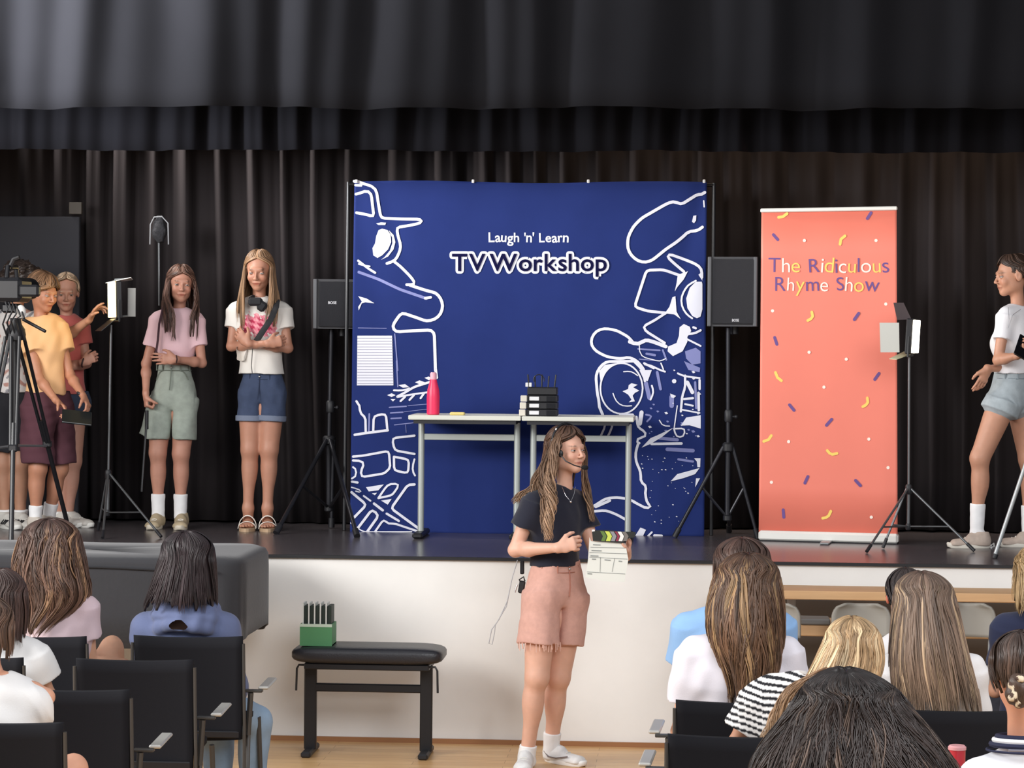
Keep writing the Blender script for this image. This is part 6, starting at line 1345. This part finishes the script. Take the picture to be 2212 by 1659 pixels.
        hair(t, c, rotm(math.pi), rg_, hcol, q, int(nstr*1.5), sw*.72, wave, wf, seed, c2=hc2, rough=rough, base_dark=base_dark, part=part, endr=endr, streak=streak, sfrac=sfrac, bv=bv)
    return t, sk, c, P
# ---- left block
def kn_up(d, x, y):
    return W(x, y, d)
d = 10.93
k_ = {'R': W(240, 1402, d+.22)}; k_['aR'] = k_['R']*[1, 1, 0]+[0.02, .12, .50]
seated('girl with long wavy brown hair and a pale pink T-shirt, left of the hoodie girl', d, (112, 1123), (84, 1328), (184, 1312), [(1201, 110, 75), (1237, 108, 80), (1268, 122, 77), (1302, 128, 70), (1338, 98, 44), (1368, 92, 22)], '3C2B27', '6E5242', 'E2C9CF', .50,
       .013, 1.9, 560, .008, streak='A07C5E', sfrac=.16, elR=(196, 1432, .06), wrR=(268, 1432, .16), knees=k_, pant_frac=.45, seed=41, skin='DBA88A', sl_r=(.062, .070), yaw=.5, pants='3A3D48')
f_hood = None
def hood(f, sk):
    n = sk['neck']; f.ell(n+[0, -.03, -.03], (.11, .09, .06), None, .02)
    for r_, z_, dy in ((.115, .015, -.01), (.125, -.015, -.03), (.115, -.05, -.055)):
        for k in range(12):
            a0, a1 = 2*math.pi*k/12, 2*math.pi*(k+1)/12
            pa = n+np.array([math.cos(a0)*r_, dy+math.sin(a0)*r_*.85, z_+.012*math.sin(a0*2+z_*30)]); pb = n+np.array([math.cos(a1)*r_, dy+math.sin(a1)*r_*.85, z_+.012*math.sin(a1*2+z_*30)]); f.cone(pa, pb, .026, .026, .012)
d = 10.86
k_ = {'R': W(552, 1560, d+.30), 'L': W(470, 1585, d+.42)}; k_['aR'] = k_['R']*[1, 1, 0]+[-.02, .05, .1]
seated('girl with straight dark hair in a blue-grey hoodie in the front row on the left', d, (405, 1150), (322, 1362), (482, 1362), [(1198, 408, 57), (1236, 403, 66), (1275, 398, 73), (1296, 394, 78), (1318, 392, 82)], '2A2224', '33282A', '5C6688', 1.0,
       .004, 1.2, 520, .007, seed=43, extra=hood, skin='CFA088', e=.030, knees=k_, pants='8EA6BE', sl_r=(.066, .062), neck=(405, 1322), wr=.010, drape=.118, rough=.36)
d = 10.14
seated('girl with straight dark brown hair in a loose white T-shirt at the left edge', d, (2, 1232), (-66, 1412), (72, 1412), [(1275, 4, 55), (1320, 3, 60), (1360, 0, 57), (1395, 4, 54)], '3E2E2B', '54403A', 'ECEAE8', .62,
       .004, 1.2, 420, .007, seed=45, sl_r=(.066, .085), skin='D2A084', elR=(104, 1500, .06), wr=.010)
d = 8.60
k_ = {'R': W(158, 1662, d+.18)}
seated('person in a white T-shirt with a bare arm lifted behind the neck, bottom left corner', d, (-30, 1290), (-88, 1500), (72, 1522), [(1350, -30, 62), (1400, -30, 62), (1425, -30, 58)], '5A4438', '6E5546', 'EEECEA', .30,
       .005, 1.2, 200, .008, seed=47, sl_r=(.075, .07), elR=(99, 1506, .02), wrR=(10, 1462, -.02), knees=k_, skin='D8A084', pant_frac=.3, e=.03, wr=.009)
# ---- right block
d = 10.80
seated('girl in a light blue T-shirt mostly hidden behind the wavy-haired girl', d, (1603, 1164), (1482, 1352), (1686, 1352), [(1210, 1603, 60), (1260, 1603, 62), (1300, 1603, 58)], '4A3630', '5C463C', '8FB8E6', .60, .004, 1.2, 260, .007, seed=51, sl_r=(.064, .072), wr=.008)
d = 9.90
seated('girl with very long wavy golden-streaked brown hair and a white T-shirt by the aisle', d, (1617, 1197), (1492, 1412), (1702, 1412), [(1240, 1614, 66), (1296, 1609, 80), (1350, 1610, 82), (1400, 1614, 74), (1440, 1620, 62), (1480, 1620, 48), (1520, 1600, 26)], '443026', '7A5A42', 'E6E2EA', .62,
       .013, 2.0, 760, .008, seed=53, streak='B8946A', sfrac=.24, sl_r=(.066, .074), skin='DDAA90', elL=(1466, 1580, .04), elR=(1735, 1570, .05), wr=.009, drape=.16, part=.005)
d = 10.45
def short_back(col, n=300, gap=1.5, side=.0, nape=-.055):
    def fn(t, c, R, q, sk, P):
        rg_ = rings_cap(q, .126, .084, .104)+[(0, .03, side, .080, .088, gap), (0, .045, nape, .060, .062, gap+.2)]
        hair(t, c, R, rg_, col, q, n, .005, .003, 1.3, 55, rough=.5, endr=(.75, 1))
    return fn
seated('short-haired boy with a reddish ear, half hidden behind the long-haired girl', d, (1956, 1229), (1893, 1415), (2012, 1415), None, '2E2624', None, 'E4E2E2', .6, hairfn=short_back('332A28'), skin='D69A80', seed=57, neck=(1950, 1385))
d = 9.78
seated('girl with very long straight light brown hair and a white T-shirt', d, (1992, 1238), (1925, 1448), (2100, 1448), [(1280, 1996, 62), (1330, 1999, 70), (1390, 2003, 78), (1440, 2008, 86), (1490, 2018, 90), (1545, 2024, 92)], '5C4A40', '86705E', 'E8E6E6', .62,
       .007, 1.4, 900, .008, seed=59, streak='B49A7C', sfrac=.25, sl_r=(.062, .070), drape=.17, part=.004, endr=(.88, 1.))
def stripes(V, sk):
    a = unit(sk['shR']-sk['shL']+np.array([0, 0, -.0])); z = V[:, 2]+.25*(V[:, 0]-sk['shL'][0])**2*4-.35*np.maximum(0, sk['shL'][0]+.02-V[:, 0])
    m = (np.sin(z*2*math.pi/.0235+1.2*np.sin(V[:, 0]*9)) > .15); col = np.tile(np.array(lin('F0EEEC')), (len(V), 1)); col[m] = lin('1A1A20'); return col
d = 9.12
who = seated('blonde girl leaning right in a black and white striped T-shirt', d, (1840, 1336), (1634, 1512), (1800, 1500), [(1372, 1842, 56), (1410, 1838, 68), (1445, 1828, 74), (1480, 1810, 78), (1515, 1790, 74)], '9A7E5C', 'C2A27C', 'stripes', .62,
       .006, 1.4, 560, .007, seed=61, streak='E4CBA4', sfrac=.3, sl_r=(.066, .074), shirt_m=mat('striped_cotton', 'F0EEEC', .9, attr=True, bump=.08, bscale=200), colfn=stripes, neck=(1760, 1462), wr=.007, drape=.14, elL=(1590, 1605, .04))
lock(who[0], [who[3](1800, 1440, -.12), who[3](1755, 1462, -.16), who[3](1715, 1488, -.17), who[3](1685, 1530, -.165), who[3](1665, 1575, -.16), who[3](1650, 1605, -.15)], .030, '8A6A50', n=70, seed=8, curl=.010, turns=2, w=.004, c2='B09070')
d = 6.45
seated('person with big tousled dark brown hair, nearest in the foreground', d, (1825, 1450), (1700, 1765), (1985, 1765), [(1492, 1836, 98), (1535, 1838, 132), (1580, 1842, 165), (1625, 1842, 200), (1670, 1845, 225), (1730, 1845, 225)], '1E1816', '3A2E2A', '1C1C20', .62,
       .014, 1.5, 1500, .0055, seed=63, streak='5A4A40', sfrac=.12, hv=.02, base_dark=.5, drape=.19, part=.004, q=1.0, skin='B98468', rough=.38)
d = 7.30
def bun_fn(t, c, R, q, sk, P):
    rg_ = rings_cap(q, .122, .083, .104, hair_line=1.1)+[(0, .035, -.01, .078, .085, 1.25), (0, .055, -.05, .058, .055, 1.4)]
    hair(t, c, rotm(math.pi-.25), rg_, '3A2C26', q, 520, .0045, .002, 1.2, 65, c2='5E4A3E', rough=.35, endr=(.8, 1))
    b0 = P(2206, 1492, -.125); hair_lump(t, b0, (.040, .035, .048), None, '4A382E', 'hair_bun', 6, .006)
    f = Field(b0-.08, b0+.08, .004)
    for k in range(7):
        a_ = 2*math.pi*k/7; f.ell(b0+np.array([math.cos(a_)*.030, -.018+.008*math.sin(a_*3), math.sin(a_)*.036]), (.012, .014, .016), rotm(0, 0, a_), .006)
    f.wrinkle(.004, 4, 5, 1)
    build_field(f, 'scrunchie', mat('cream_floral', 'CDB89A', .8, attr=True), t, 1, lambda V: np.where((np.sin(V[:, 0]*240)*np.sin(V[:, 2]*210+1) > .25)[:, None], np.array(lin('4A342A')), np.array(lin('D8C6AA'))))
who = seated('girl with dark hair in a bun and a white shirt with navy collar, bottom right', d, (2205, 1364), (2118, 1690), (2320, 1690), None, '3A2C26', None, 'ECEDF2', .6, hairfn=bun_fn, skin='DDA084', seed=67, neck=(2207, 1600), q=1.0, wr=.004, head_dx=.0,
            elR=(2340, 1800, .2), elL=(2085, 1810, .25), wrL=(2052, 1672, .30))
n_ = who[1]['neck']; b = MB()
for k, (rr_, zz, cl) in enumerate(((.066, .012, 'navy'), (.074, .002, 'white'), (.082, -.010, 'navy'), (.094, -.026, 'navy'))):
    o = MB().tube([n_+np.array([math.cos(a_)*rr_*1.05, math.sin(a_)*rr_*.95-.004, zz-.004*math.sin(a_)]) for a_ in np.linspace(0, 2*math.pi, 33)], .0075 if k < 3 else .0035, 8, cap=False).build('collar_band', mat('collar_'+cl, {'navy': '1E2240', 'white': 'EDEDF0'}[cl], .8), who[0], True)
MB().box(who[3](2196, 1622, -.150), (.045, .004, .006), rotm(0, .5, 0)).build('shirt_marking', mat('grey_mark', '8A8A98', .7), who[0])
# red drink tumbler held by the girl with the bun
c_ = W(2067, 1659, d+.28)
t = thing('tumbler', 'red drink tumbler with a pale lid held beside the bun-haired girl', 'cup', c_+[0, 0, -.10])
MB().lathe(c_+[0, 0, -.10], [(.021, 0), (.023, .004), (.025, .155)], 20).build('cup', mat('red_plastic', 'C8323E', .3), t, True)
MB().lathe(c_+[0, 0, .055], [(.027, 0), (.027, .008), (.022, .013)], 20).build('lid', mat('pale_pink_lid', 'E6A8AA', .3), t, True)
d = 10.75
seated('blonde curly-haired person in a navy T-shirt, cut by the right edge', d, (2244, 1178), (2172, 1358), (2330, 1358), [(1222, 2244, 50), (1262, 2243, 52), (1300, 2240, 50), (1326, 2238, 44)], 'A8865C', 'D8B888', '232A48', .6, .012, 3., 240, .007, seed=71, sl_r=(.06, .066))
